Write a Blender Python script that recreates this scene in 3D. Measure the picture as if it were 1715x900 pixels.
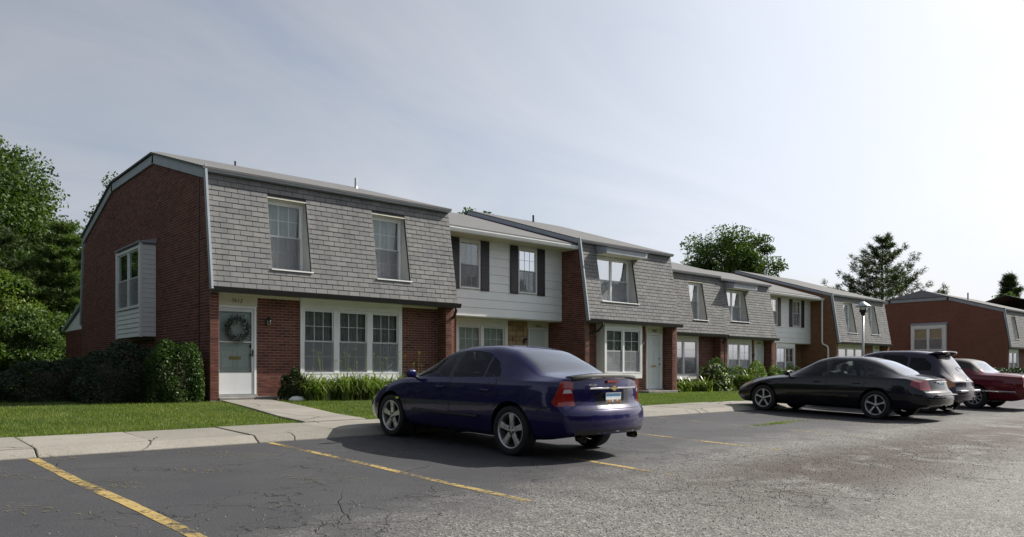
import bpy, bmesh, math, random
import numpy as np
from mathutils import Vector, Matrix
R = math.radians
rng = random.Random(7)
for o in list(bpy.data.objects): bpy.data.objects.remove(o)
SC = bpy.context.scene
COL = SC.collection
# ------------------------------------------------------------------ camera, sky, sun, exposure (origin of the scene = the camera's eye)
cam_d = bpy.data.cameras.new('camera'); cam = bpy.data.objects.new('camera', cam_d); COL.objects.link(cam)
cam.location = (0, 0, 0); cam.rotation_euler = (R(90), 0, -(math.pi/2 - .8495))
cam_d.sensor_width = 36; cam_d.lens = 36*1254/1715; cam_d.shift_y = 168/1715
cam_d.clip_start = .05; cam_d.clip_end = 3000
SC.camera = cam
SUN = Vector((1.22, -.32, 1.0)).normalized()
SUN_EL = math.asin(SUN.z); SUN_AZ = math.atan2(SUN.x, SUN.y)
VEIL_A, VEIL_B, VEIL_MAX = 1.25, .9, 6.9     # veil of thin high cloud: part of the sky's own light plus an even scatter
world = bpy.data.worlds.new('World'); SC.world = world; world.use_nodes = True
nt = world.node_tree; nt.nodes.clear()
def N(nt, t, **k):
    n = nt.nodes.new(t)
    for a, b in k.items(): setattr(n, a, b)
    return n
sky = N(nt, 'ShaderNodeTexSky', sky_type='NISHITA'); sky.sun_disc = False
sky.sun_elevation = SUN_EL; sky.sun_rotation = SUN_AZ
sky.altitude = 200; sky.air_density = 1.0; sky.dust_density = 5.0; sky.ozone_density = 1.5
tc = N(nt, 'ShaderNodeTexCoord'); sep = N(nt, 'ShaderNodeSeparateXYZ')
nt.links.new(tc.outputs['Generated'], sep.inputs[0])
addz = N(nt, 'ShaderNodeMath', operation='ADD'); addz.inputs[1].default_value = .22; nt.links.new(sep.outputs[2], addz.inputs[0])
mx = N(nt, 'ShaderNodeMath', operation='MAXIMUM'); mx.inputs[1].default_value = .08; nt.links.new(addz.outputs[0], mx.inputs[0])
dvx = N(nt, 'ShaderNodeMath', operation='DIVIDE'); nt.links.new(sep.outputs[0], dvx.inputs[0]); nt.links.new(mx.outputs[0], dvx.inputs[1])
dvy = N(nt, 'ShaderNodeMath', operation='DIVIDE'); nt.links.new(sep.outputs[1], dvy.inputs[0]); nt.links.new(mx.outputs[0], dvy.inputs[1])
cmb = N(nt, 'ShaderNodeCombineXYZ'); nt.links.new(dvx.outputs[0], cmb.inputs[0]); nt.links.new(dvy.outputs[0], cmb.inputs[1])
mp = N(nt, 'ShaderNodeMapping'); mp.inputs['Rotation'].default_value = (0, 0, .5); mp.inputs['Scale'].default_value = (.55, 1.25, 1)
nt.links.new(cmb.outputs[0], mp.inputs[0])
cn = N(nt, 'ShaderNodeTexNoise'); cn.inputs['Scale'].default_value = 1.3; cn.inputs['Detail'].default_value = 9; cn.inputs['Roughness'].default_value = .62; cn.inputs['Distortion'].default_value = .9
nt.links.new(mp.outputs[0], cn.inputs['Vector'])
cr = N(nt, 'ShaderNodeMapRange'); cr.inputs[1].default_value = .36; cr.inputs[2].default_value = .70; cr.inputs[3].default_value = .55; cr.inputs[4].default_value = .98
nt.links.new(cn.outputs[0], cr.inputs[0])
bw = N(nt, 'ShaderNodeRGBToBW'); nt.links.new(sky.outputs[0], bw.inputs[0])
veil = N(nt, 'ShaderNodeMath', operation='MULTIPLY_ADD'); nt.links.new(bw.outputs[0], veil.inputs[0]); veil.inputs[1].default_value = VEIL_A; veil.inputs[2].default_value = VEIL_B
cap = N(nt, 'ShaderNodeMath', operation='SMOOTH_MIN'); nt.links.new(veil.outputs[0], cap.inputs[0]); cap.inputs[1].default_value = VEIL_MAX; cap.inputs[2].default_value = 3.0
cl = N(nt, 'ShaderNodeMix', data_type='RGBA', blend_type='MULTIPLY'); cl.inputs[0].default_value = 1
nt.links.new(cap.outputs[0], cl.inputs[6]); cl.inputs[7].default_value = (.925, .98, 1.09, 1)
mixs = N(nt, 'ShaderNodeMix', data_type='RGBA'); nt.links.new(cr.outputs[0], mixs.inputs[0]); nt.links.new(sky.outputs[0], mixs.inputs[6]); nt.links.new(cl.outputs[2], mixs.inputs[7])
bg = N(nt, 'ShaderNodeBackground'); bg.inputs[1].default_value = .093; nt.links.new(mixs.outputs[2], bg.inputs[0])
wo = N(nt, 'ShaderNodeOutputWorld'); nt.links.new(bg.outputs[0], wo.inputs[0])
sun_d = bpy.data.lights.new('sun', 'SUN'); sun = bpy.data.objects.new('sun', sun_d); COL.objects.link(sun)
sun_d.energy = 5.0; sun_d.angle = R(.55); sun_d.color = (1, .95, .86)
sun.rotation_euler = (-SUN).to_track_quat('-Z', 'Y').to_euler()
SC.view_settings.view_transform = 'Standard'; SC.view_settings.look = 'None'
SC.view_settings.exposure = 0.6; SC.view_settings.gamma = 1; SC.view_settings.use_curve_mapping = False
SC.cycles.max_bounces = 8; SC.cycles.transparent_max_bounces = 24
SC.cycles.use_denoising = True

# ------------------------------------------------------------------ materials
MATS = {}
def newmat(name):
    m = bpy.data.materials.new(name); m.use_nodes = True; MATS[name] = m
    b = m.node_tree.nodes['Principled BSDF']
    return m, m.node_tree, b
def ramp(nt, stops):
    r = N(nt, 'ShaderNodeValToRGB'); e = r.color_ramp.elements
    while len(e) < len(stops): e.new(.5)
    for i, (p, c) in enumerate(stops): e[i].position = p; e[i].color = (*c, 1)
    return r
def coords(nt, scale=(1, 1, 1), kind='Object'):
    t = N(nt, 'ShaderNodeTexCoord'); m = N(nt, 'ShaderNodeMapping'); m.inputs['Scale'].default_value = scale
    nt.links.new(t.outputs[kind], m.inputs[0]); return m.outputs[0]
def noise(nt, vec, scale, detail=4, rough=.55, dist=0):
    n = N(nt, 'ShaderNodeTexNoise'); n.inputs['Scale'].default_value = scale; n.inputs['Detail'].default_value = detail
    n.inputs['Roughness'].default_value = rough; n.inputs['Distortion'].default_value = dist
    nt.links.new(vec, n.inputs['Vector']); return n.outputs[0]
def mix(nt, f, a, b, mode='MIX'):
    m = N(nt, 'ShaderNodeMix', data_type='RGBA', blend_type=mode)
    for s, v in ((0, f), (6, a), (7, b)):
        if isinstance(v, (int, float)): m.inputs[s].default_value = v
        elif isinstance(v, tuple): m.inputs[s].default_value = (*v, 1)
        else: nt.links.new(v, m.inputs[s])
    return m.outputs[2]
def mrange(nt, v, a, b, c=0, d=1):
    m = N(nt, 'ShaderNodeMapRange'); nt.links.new(v, m.inputs[0])
    for i, x in enumerate((a, b, c, d)): m.inputs[i+1].default_value = x
    return m.outputs[0]
def math_(nt, op, a, b=None):
    m = N(nt, 'ShaderNodeMath', operation=op)
    for i, v in enumerate((a, b)):
        if v is None: continue
        if isinstance(v, (int, float)): m.inputs[i].default_value = v
        else: nt.links.new(v, m.inputs[i])
    return m.outputs[0]
def bump(nt, b, h, strength=.3, dist=.01):
    n = N(nt, 'ShaderNodeBump'); n.inputs['Strength'].default_value = strength; n.inputs['Distance'].default_value = dist
    nt.links.new(h, n.inputs['Height']); nt.links.new(n.outputs[0], b.inputs['Normal'])
def simple(name, col, rough=.6, metal=0, var=.12, scale=6, spec=.5, bmp=0, kind='Object', coat=0):
    m, nt, b = newmat(name)
    v = coords(nt, kind=kind); n = noise(nt, v, scale, 5, .6)
    lo = tuple(max(0, c*(1-var)) for c in col); hi = tuple(min(1, c*(1+var)) for c in col)
    r = ramp(nt, [(.3, lo), (.7, hi)]); nt.links.new(n, r.inputs[0]); nt.links.new(r.outputs[0], b.inputs['Base Color'])
    b.inputs['Roughness'].default_value = rough; b.inputs['Metallic'].default_value = metal
    b.inputs['Specular IOR Level'].default_value = spec; b.inputs['Coat Weight'].default_value = coat
    if bmp: bump(nt, b, noise(nt, v, scale*8, 3), bmp, .005)
    return m
def per_piece(name, cols, rough, attr, dirt=.25, spec=.25, bmp=.4, grain=90, streak=False):
    """pieces laid one by one: a random tone for each, from the object or from the mesh attribute, plus weathering"""
    m, nt, b = newmat(name)
    if attr: a = N(nt, 'ShaderNodeAttribute'); a.attribute_name = 'piece'; rnd = a.outputs['Fac']
    else: rnd = N(nt, 'ShaderNodeObjectInfo').outputs['Random']
    r = ramp(nt, [(i/(len(cols)-1), c) for i, c in enumerate(cols)]); nt.links.new(rnd, r.inputs[0])
    g = N(nt, 'ShaderNodeNewGeometry'); mpn = N(nt, 'ShaderNodeMapping'); nt.links.new(g.outputs['Position'], mpn.inputs[0])
    if streak: mpn.inputs['Scale'].default_value = (3, 3, .5)
    n1 = noise(nt, mpn.outputs[0], .9, 6, .65); n2 = noise(nt, g.outputs['Position'], grain, 2)
    c1 = mix(nt, mrange(nt, n1, .45, .75, 0, dirt), r.outputs[0], tuple(c*.45 for c in cols[0]))
    c2 = mix(nt, mrange(nt, n2, .3, .7, 0, .35), c1, tuple(min(1, c*1.35) for c in cols[-1]))
    nt.links.new(c2, b.inputs['Base Color']); b.inputs['Roughness'].default_value = rough; b.inputs['Specular IOR Level'].default_value = spec
    bump(nt, b, n2, bmp, .004)
    return m
BR = [(.060, .023, .018), (.122, .041, .028), (.142, .049, .034), (.185, .068, .047), (.095, .031, .024)]
for nm, at in (('brick_piece', False), ('brick_joined', True)): per_piece(nm, BR, .85, at)
BR2 = [(.15, .07, .035), (.20, .10, .05), (.25, .125, .07), (.17, .08, .045)]
per_piece('tan_brick_joined', BR2, .85, True)
SH = [(.135, .138, .146), (.17, .171, .173), (.20, .198, .193), (.155, .156, .158), (.215, .211, .203)]
for nm, at in (('shingle_piece', False), ('shingle_joined', True)): per_piece(nm, SH, .9, at, dirt=.5, spec=.2, bmp=.6, grain=120, streak=True)
per_piece('stone_piece', [(.30, .19, .09), (.42, .30, .16), (.22, .13, .06), (.36, .27, .17)], .85, False, grain=20)
simple('mortar', (.26, .205, .175), .95, var=.2, scale=3, bmp=.3)
simple('dark_shingle_gap', (.035, .035, .037), .95)
def brick_far(name, c1, c2, mort):
    m, nt, b = newmat(name)
    g = N(nt, 'ShaderNodeNewGeometry'); s = N(nt, 'ShaderNodeSeparateXYZ'); nt.links.new(g.outputs['Position'], s.inputs[0])
    ad = math_(nt, 'ADD', s.outputs[0], s.outputs[1]); c = N(nt, 'ShaderNodeCombineXYZ'); nt.links.new(ad, c.inputs[0]); nt.links.new(s.outputs[2], c.inputs[1])
    t = N(nt, 'ShaderNodeTexBrick'); nt.links.new(c.outputs[0], t.inputs['Vector']); t.inputs['Scale'].default_value = 1
    t.inputs['Brick Width'].default_value = .213; t.inputs['Row Height'].default_value = .0685; t.inputs['Mortar Size'].default_value = .006; t.inputs['Bias'].default_value = -.1
    t.inputs['Color1'].default_value = (*c1, 1); t.inputs['Color2'].default_value = (*c2, 1); t.inputs['Mortar'].default_value = (*mort, 1)
    n = noise(nt, g.outputs['Position'], .7, 6, .65)
    nt.links.new(mix(nt, mrange(nt, n, .45, .8, 0, .35), t.outputs[0], tuple(x*.5 for x in c1)), b.inputs['Base Color'])
    b.inputs['Roughness'].default_value = .88; b.inputs['Specular IOR Level'].default_value = .2
    inv = math_(nt, 'SUBTRACT', 1, t.outputs['Fac']); bump(nt, b, inv, .6, .008)
brick_far('brick_far', (.17, .060, .040), (.21, .082, .056), (.24, .18, .15))
brick_far('tan_brick_far', (.19, .088, .045), (.24, .125, .07), (.26, .2, .15))
def roof_mat():
    m, nt, b = newmat('roof_shingle')
    g = N(nt, 'ShaderNodeNewGeometry'); s = N(nt, 'ShaderNodeSeparateXYZ'); nt.links.new(g.outputs['Position'], s.inputs[0])
    c = N(nt, 'ShaderNodeCombineXYZ'); nt.links.new(s.outputs[0], c.inputs[0]); nt.links.new(s.outputs[1], c.inputs[1])
    t = N(nt, 'ShaderNodeTexBrick'); nt.links.new(c.outputs[0], t.inputs['Vector']); t.inputs['Scale'].default_value = 1
    t.inputs['Brick Width'].default_value = .3; t.inputs['Row Height'].default_value = .13; t.inputs['Mortar Size'].default_value = .007
    t.inputs['Color1'].default_value = (.112, .113, .115, 1); t.inputs['Color2'].default_value = (.142, .143, .144, 1); t.inputs['Mortar'].default_value = (.09, .09, .09, 1)
    n = noise(nt, g.outputs['Position'], 1.1, 7, .7); n2 = noise(nt, g.outputs['Position'], 60, 2)
    c1 = mix(nt, mrange(nt, n, .4, .75, 0, .5), t.outputs[0], (.095, .093, .09))
    nt.links.new(mix(nt, mrange(nt, n2, .35, .7, 0, .4), c1, (.18, .18, .18)), b.inputs['Base Color'])
    b.inputs['Roughness'].default_value = .9; b.inputs['Specular IOR Level'].default_value = .25; bump(nt, b, t.outputs['Fac'], -.5, .006)
roof_mat()
simple('trim_grey', (.30, .33, .37), .55, var=.1, scale=2, bmp=.08)
simple('white_paint', (.74, .75, .74), .5, var=.05, scale=3, bmp=.05)
simple('cream_paint', (.60, .58, .47), .55, var=.06, scale=3, bmp=.05)
simple('sash_white', (.70, .71, .72), .45, var=.05, scale=4)
simple('siding_white', (.73, .745, .75), .45, var=.05, scale=1.2, bmp=.06)
simple('door_white', (.66, .68, .69), .4, var=.05, scale=2)
simple('storm_metal', (.58, .60, .61), .35, var=.06, scale=2)
simple('black_gutter', (.013, .013, .014), .35, var=.2)
simple('shutter_black', (.018, .016, .018), .5, var=.2)
simple('concrete_plinth', (.20, .19, .17), .9, var=.3, scale=3, bmp=.4)
simple('brass', (.55, .42, .16), .35, 1)
simple('dark_metal', (.02, .02, .02), .4, .6)
simple('galvanised', (.42, .43, .44), .45, .7)
simple('number_black', (.012, .012, .012), .5)
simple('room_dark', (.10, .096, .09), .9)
simple('curtain_grey', (.30, .30, .30), .9, var=.15)
simple('cheek_paint', (.42, .43, .41), .55, var=.08, scale=2)
simple('curtain_white', (.66, .66, .64), .85, var=.06, scale=5)
simple('blind_cream', (.72, .62, .42), .8, var=.05)
simple('clay_pot', (.22, .085, .045), .85, bmp=.2)
simple('wreath_green', (.05, .065, .06), .9, var=.4, scale=30)
simple('berry_white', (.62, .64, .62), .8)
def glass_mat(name, tint, refl=1.0, rough=.0):
    m, nt, b = newmat(name); nt.nodes.remove(b)
    tr = N(nt, 'ShaderNodeBsdfTransparent'); tr.inputs[0].default_value = (*tint, 1)
    gl = N(nt, 'ShaderNodeBsdfGlossy'); gl.inputs['Roughness'].default_value = rough; gl.inputs[0].default_value = (.92, .95, 1, 1)
    fr = N(nt, 'ShaderNodeFresnel'); fr.inputs['IOR'].default_value = 1.52
    mm = N(nt, 'ShaderNodeMixShader'); nt.links.new(math_(nt, 'MULTIPLY', fr.outputs[0], refl), mm.inputs[0])
    g = N(nt, 'ShaderNodeNewGeometry'); n = noise(nt, g.outputs['Position'], 2.2, 2)
    bp = N(nt, 'ShaderNodeBump'); bp.inputs['Strength'].default_value = .03; bp.inputs['Distance'].default_value = .02; nt.links.new(n, bp.inputs['Height']); nt.links.new(bp.outputs[0], gl.inputs['Normal'])
    nt.links.new(tr.outputs[0], mm.inputs[1]); nt.links.new(gl.outputs[0], mm.inputs[2])
    nt.links.new(mm.outputs[0], nt.nodes['Material Output'].inputs[0]); return m
glass_mat('window_glass', (.84, .87, .86), .6)
def screen_mat():
    m, nt, b = newmat('screen_mesh'); t = N(nt, 'ShaderNodeBsdfTransparent'); ms = N(nt, 'ShaderNodeMixShader'); ms.inputs[0].default_value = .36
    b.inputs['Base Color'].default_value = (.30, .31, .33, 1); b.inputs['Roughness'].default_value = .8; g = N(nt, 'ShaderNodeNewGeometry')
    nt.links.new(mrange(nt, noise(nt, g.outputs['Position'], 3, 3), .3, .7, .30, .42), ms.inputs[0])
    nt.links.new(t.outputs[0], ms.inputs[1]); nt.links.new(b.outputs[0], ms.inputs[2]); nt.links.new(ms.outputs[0], nt.nodes['Material Output'].inputs[0])
screen_mat()
glass_mat('car_glass_dark', (.13, .14, .15), .55)
glass_mat('car_glass', (.76, .83, .81), .75)
glass_mat('car_rear_glass', (.30, .32, .33), 1.7, .05)
glass_mat('lamp_glass', (.7, .7, .68), 1.2, .2)

# ------------------------------------------------------------------ mesh helpers
ORG = {}
class MB:
    """collects boxes, prisms and tubes in a wall frame: p along the wall, q outward, z up"""
    def __init__(s, O=(0, 0, 0), a=(1, 0, 0), n=(0, -1, 0), u=(0, 0, 1)):
        s.O, s.a, s.n, s.u = Vector(O), Vector(a), Vector(n), Vector(u); s.v = []; s.f = []
    def P(s, p, q, z): return s.O + s.a*p + s.n*q + s.u*z
    def hexa(s, c):
        i = len(s.v); s.v += c
        s.f += [tuple(i+k for k in f) for f in ((0, 3, 2, 1), (4, 5, 6, 7), (0, 1, 5, 4), (1, 2, 6, 5), (2, 3, 7, 6), (3, 0, 4, 7))]
    def box(s, p0, p1, q0, q1, z0, z1):
        s.hexa([s.P(*c) for c in ((p0, q0, z0), (p1, q0, z0), (p1, q1, z0), (p0, q1, z0), (p0, q0, z1), (p1, q0, z1), (p1, q1, z1), (p0, q1, z1))]); return s
    def prism(s, poly, p0, p1):
        """poly in (q,z), swept along p"""
        n = len(poly); i = len(s.v); s.v += [s.P(p0, q, z) for q, z in poly] + [s.P(p1, q, z) for q, z in poly]
        s.f += [tuple(range(i, i+n)), tuple(range(i+2*n-1, i+n-1, -1))] + [(i+k, i+n+k, i+n+(k+1) % n, i+(k+1) % n) for k in range(n)]; return s
    def plate(s, poly, q0, q1):
        """poly in (p,z), given thickness along q"""
        n = len(poly); i = len(s.v); s.v += [s.P(p, q0, z) for p, z in poly] + [s.P(p, q1, z) for p, z in poly]
        s.f += [tuple(range(i, i+n)), tuple(range(i+2*n-1, i+n-1, -1))] + [(i+k, i+n+k, i+n+(k+1) % n, i+(k+1) % n) for k in range(n)]; return s
    def tube(s, pts, r, n=8, cap=True):
        pts = [Vector(p) for p in pts]; rs = r if isinstance(r, (list, tuple)) else [r]*len(pts); i = len(s.v)
        for k, p in enumerate(pts):
            d = (pts[min(k+1, len(pts)-1)] - pts[max(k-1, 0)]).normalized()
            x = d.orthogonal().normalized() if k == 0 else (x - d*x.dot(d)).normalized()
            y = d.cross(x)
            s.v += [p + (x*math.cos(2*math.pi*j/n) + y*math.sin(2*math.pi*j/n))*rs[k] for j in range(n)]
        for k in range(len(pts)-1):
            for j in range(n):
                a = i+k*n+j; b = i+k*n+(j+1) % n; s.f.append((a, b, b+n, a+n))
        if cap: s.f += [tuple(range(i+n-1, i-1, -1)), tuple(range(i+(len(pts)-1)*n, i+len(pts)*n))]
        return s
    def lathe(s, c, prof, n=16, axis=(0, 0, 1)):
        ax = Vector(axis).normalized(); x = ax.orthogonal().normalized(); y = ax.cross(x); c = Vector(c); i = len(s.v)
        for r, h in prof: s.v += [c + ax*h + (x*math.cos(2*math.pi*j/n) + y*math.sin(2*math.pi*j/n))*max(r, 1e-4) for j in range(n)]
        for k in range(len(prof)-1):
            for j in range(n):
                a = i+k*n+j; b = i+k*n+(j+1) % n; s.f.append((a, b, b+n, a+n))
        return s
    def build(s, name, mat, parent=None, smooth=False, bevel=0, kind=None, attr=None, fix=False):
        o0 = ORG.get(parent.name, Vector()) if parent else Vector()
        me = bpy.data.meshes.new(name); me.from_pydata([tuple(v-o0) for v in s.v], [], s.f); me.validate(); me.update()
        if fix:
            bm = bmesh.new(); bm.from_mesh(me); bmesh.ops.recalc_face_normals(bm, faces=bm.faces); bm.to_mesh(me); bm.free()
        return link(name, me, mat, parent, smooth, bevel, kind)
def link(name, me, mat, parent=None, smooth=False, bevel=0, kind=None):
    o = bpy.data.objects.new(name, me); COL.objects.link(o)
    if mat and not me.materials: me.materials.append(MATS[mat])
    if parent: o.parent = parent; ORG[o.name] = ORG.get(parent.name, Vector())
    if smooth:
        for p in me.polygons: p.use_smooth = True
    if bevel:
        b = o.modifiers.new('bevel', 'BEVEL'); b.width = bevel; b.segments = 2; b.limit_method = 'ANGLE'
    if kind: o['kind'] = kind
    return o
def thing(name, loc, label, cat, group=None):
    o = bpy.data.objects.new(name, None); COL.objects.link(o); o.location = loc; o.empty_display_size = .2
    o['label'] = label; o['category'] = cat
    if group: o['group'] = group
    ORG[o.name] = Vector(loc); return o
def tag(o, label, cat, group=None):
    o['label'] = label; o['category'] = cat
    if group: o['group'] = group
    return o
def struct(o): o['kind'] = 'structure'; return o
def copy_tree(o, parent=None):
    c = o.copy(); COL.objects.link(c); c.parent = parent
    for ch in list(o.children): copy_tree(ch, c)
    return c
def joined_boxes(name, mat, parent, O, a, n, u, rects, q0, q1, kind='stuff', tilt=0, gap=.008):
    """many little slabs in one mesh, each with its own tone (attribute 'piece'); rects in wall coordinates"""
    o0 = ORG[parent.name]; O, a, n, u = np.array(O, float)-np.array(o0), np.array(a, float), np.array(n, float), np.array(u, float)
    r = np.array(rects, float)
    if len(r) == 0: return None
    jit = np.random.RandomState(3).uniform(-.0025, .0025, len(r))
    A0, A1, B0, B1 = r[:, 0]+gap/2, r[:, 1]-gap/2, r[:, 2]+gap/2, r[:, 3]-gap/2
    def pt(A, B, q): return O + A[:, None]*a + B[:, None]*u + q[:, None]*n
    full = np.full(len(r), q1)+jit; lo = full + tilt; base = np.full(len(r), q0)
    V = np.stack([pt(A0, B0, base), pt(A1, B0, base), pt(A1, B1, base), pt(A0, B1, base), pt(A0, B0, lo), pt(A1, B0, lo), pt(A1, B1, full), pt(A0, B1, full)], 1).reshape(-1, 3)
    F0 = np.array([(4, 5, 6, 7), (0, 1, 5, 4), (1, 2, 6, 5), (2, 3, 7, 6), (3, 0, 4, 7)])
    F = (F0[None] + 8*np.arange(len(r))[:, None, None]).reshape(-1, 4)
    me = bpy.data.meshes.new(name); me.from_pydata(V.tolist(), [], F.tolist())
    at = me.attributes.new('piece', 'FLOAT', 'FACE'); at.data.foreach_set('value', np.repeat(np.random.RandomState(5).rand(len(r)), 5))
    me.update(); return link(name, me, mat, parent, kind=kind)
UNIT = {}
def unit_mesh(key, mat, ln, ht, th, tilt=0, gap=.008, bev=.002):
    if key in UNIT: return UNIT[key]
    m = MB(); g = gap/2
    m.hexa([Vector(c) for c in ((g, 0, g), (ln-g, 0, g), (ln-g, 0, ht-g), (g, 0, ht-g), (g, -th-tilt, g), (ln-g, -th-tilt, g), (ln-g, -th, ht-g), (g, -th, ht-g))])
    me = bpy.data.meshes.new(key); me.from_pydata(m.v, [], m.f)
    bm = bmesh.new(); bm.from_mesh(me); bmesh.ops.recalc_face_normals(bm, faces=bm.faces); bm.to_mesh(me); bm.free()
    me.materials.append(MATS[mat]); UNIT[key] = me; return me
def lay(width, z0, z1, ln, ht, inter, seed=0, off=0.0):
    """running bond: list of (a0,a1,b0,b1); inter(z0,z1)-> free intervals of that course"""
    out = []; k = 0; z = z0
    while z < z1-.3*ht:
        zt = min(z+ht, z1); st = (k % 2)*ln*.5 + off
        for (i0, i1) in inter(z, zt):
            j = math.floor((i0-st)/ln)
            while st+j*ln < i1-1e-4:
                a0, a1 = max(i0, st+j*ln), min(i1, st+(j+1)*ln)
                if a1-a0 > .03: out.append((a0, a1, z, zt))
                j += 1
        z += ht; k += 1
    return out
def free(width0, width1, holes):
    """interval function for a rectangle width0..width1 with rectangular holes (p0,p1,z0,z1)"""
    def f(z0, z1):
        iv = [(width0, width1)]
        for (h0, h1, a, b) in holes:
            if z1 > a+.01 and z0 < b-.01:
                nv = []
                for (x0, x1) in iv:
                    if h0 > x0: nv.append((x0, min(x1, h0)))
                    if h1 < x1: nv.append((max(x0, h1), x1))
                iv = [i for i in nv if i[1]-i[0] > .01]
        return iv
    return f
def wall_boxes(mb, p0, p1, z0, z1, q0, q1, holes):
    zs = sorted({z0, z1, *[min(max(h, z0), z1) for x in holes for h in x[2:4]]})
    for a, b in zip(zs, zs[1:]):
        for i0, i1 in free(p0, p1, holes)(a+.001, b-.001): mb.box(i0, i1, q0, q1, a, b)
    return mb
def pieces(name, key, mat, parent, O, a_rot, rects, ln, ht, th, frame, limit=300, tilt=0, joined=None, gap=.008, sort=None):
    """the first `limit` pieces as objects sharing one mesh, the rest joined"""
    O = Vector(O); aV, nV, uV = (Vector(x) for x in frame); o0 = ORG[parent.name]
    rects = sorted(rects, key=sort) if sort else rects
    for (a0, a1, b0, b1) in rects[:limit]:
        me = unit_mesh(key, mat, ln, ht, th, tilt, gap)
        o = bpy.data.objects.new(name, me); COL.objects.link(o); o.parent = parent
        o.location = O + aV*a0 + uV*b0 + nV*rng.uniform(-.0015, .002) - o0
        o.rotation_euler = a_rot; o.scale = ((a1-a0)/ln, 1, (b1-b0)/ht)
    if len(rects) > limit: joined_boxes(name+'work' if name == 'brick' else name+'_field', joined, parent, O, aV, nV, uV, rects[limit:], 0, th, tilt=tilt, gap=gap)
# ------------------------------------------------------------------ ground
def zlot(Y): return -1.05 + .03*(max(Y, 1) - 10.1)
def zfac(X): return -.76 if X < 8 else (-.76 - .24*(X-8)/24 if X < 32 else -1.0)
def zlawn(X, Y):
    t = min(1, max(0, (Y-11.95)/5.4)); t = t*t*(3-2*t)
    w = .012*math.sin(X*1.7+Y*.9)*math.sin(Y*1.3-X*.4)*t
    return -.925*(1-t) + zfac(X)*t + w
def asphalt_mat():
    m, nt, b = newmat('asphalt')
    g = N(nt, 'ShaderNodeNewGeometry'); P = g.outputs['Position']; s = N(nt, 'ShaderNodeSeparateXYZ'); nt.links.new(P, s.inputs[0])
    big = noise(nt, P, .35, 6, .6); mid = noise(nt, P, 1.6, 6, .65); fine = noise(nt, P, 45, 3, .6); agg = N(nt, 'ShaderNodeTexVoronoi'); agg.inputs['Scale'].default_value = 48; nt.links.new(P, agg.inputs['Vector'])
    # sealed stalls (dark) towards the kerb, older open-grained surface in the drive lane
    yy = math_(nt, 'ADD', s.outputs[1], math_(nt, 'MULTIPLY', math_(nt, 'SUBTRACT', mid, .5), 2.6))
    yy = math_(nt, 'SUBTRACT', yy, math_(nt, 'MULTIPLY', math_(nt, 'SUBTRACT', math_(nt, 'MINIMUM', s.outputs[0], 10.0), 6), .22))
    old = mrange(nt, yy, 6.3, 4.9, 0, 1)
    seal = ramp(nt, [(.25, (.036, .036, .040)), (.55, (.050, .050, .054)), (.8, (.068, .068, .070))]); nt.links.new(big, seal.inputs[0])
    oldc = ramp(nt, [(.0, (.02, .02, .02)), (.3, (.08, .078, .075)), (.65, (.17, .165, .155)), (1, (.36, .35, .33))]); nt.links.new(agg.outputs['Color'], oldc.inputs[0])
    oldd = mix(nt, .35, oldc.outputs[0], (.108, .105, .100))
    c = mix(nt, old, seal.outputs[0], oldd)
    # loose dirt in the wheel track
    tr = math_(nt, 'ABSOLUTE', math_(nt, 'SUBTRACT', s.outputs[1], math_(nt, 'ADD', 4.0, math_(nt, 'MULTIPLY', s.outputs[0], .03))))
    tr = math_(nt, 'MULTIPLY', mrange(nt, tr, .5, 1.5, 1, 0), mrange(nt, s.outputs[0], 5.0, 8.5, 0, 1))
    dirt = math_(nt, 'MULTIPLY', tr, mrange(nt, noise(nt, P, 1.1, 7, .7, .6), .38, .48, 0, 1))
    # light dusty film and dark oil spots
    c = mix(nt, mrange(nt, noise(nt, P, .8, 8, .7), .52, .78, 0, .32), c, (.15, .147, .14))
    c = mix(nt, mrange(nt, noise(nt, P, .8, 5, .6), .56, .70, 0, .55), c, (.022, .022, .023))
    # cracks: a wide net and a finer alligator net, both broken up
    def net(scale, dist, w, lo, hi, brk):
        d = N(nt, 'ShaderNodeTexNoise'); d.inputs['Scale'].default_value = scale*1.7; d.inputs['Detail'].default_value = 5; nt.links.new(P, d.inputs['Vector'])
        mm = N(nt, 'ShaderNodeMix', data_type='VECTOR'); mm.inputs[0].default_value = dist; nt.links.new(P, mm.inputs[4]); nt.links.new(d.outputs['Color'], mm.inputs[5])
        v = N(nt, 'ShaderNodeTexVoronoi', feature='DISTANCE_TO_EDGE'); v.inputs['Scale'].default_value = scale; nt.links.new(mm.outputs[1], v.inputs['Vector'])
        k = mrange(nt, v.outputs['Distance'], w*.35, w, 1, 0)
        return math_(nt, 'MULTIPLY', k, mrange(nt, noise(nt, P, brk, 3), lo, hi, 0, 1))
    c = mix(nt, math_(nt, 'MULTIPLY', dirt, .9), c, (.040, .026, .018))
    k = math_(nt, 'MAXIMUM', net(.55, .28, .004, .52, .60, .7), net(2.6, .30, .016, .52, .60, .5))
    c = mix(nt, math_(nt, 'MULTIPLY', k, .85), c, (.010, .010, .010))
    c = mix(nt, math_(nt, 'MULTIPLY', mrange(nt, fine, .56, .72, 0, .5), math_(nt, 'ADD', .25, math_(nt, 'MULTIPLY', old, .75))), c, (.16, .158, .15))
    c = mix(nt, mrange(nt, fine, .40, .25, 0, .5), c, (.014, .014, .014))
    nt.links.new(c, b.inputs['Base Color'])
    nt.links.new(mrange(nt, mid, .3, .7, .62, .82), b.inputs['Roughness']); b.inputs['Specular IOR Level'].default_value = .22
    h = math_(nt, 'ADD', math_(nt, 'MULTIPLY', agg.outputs['Distance'], math_(nt, 'ADD', .35, math_(nt, 'MULTIPLY', old, .9))), math_(nt, 'MULTIPLY', k, -2.0))
    h = math_(nt, 'ADD', h, math_(nt, 'MULTIPLY', mid, .8))
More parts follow.
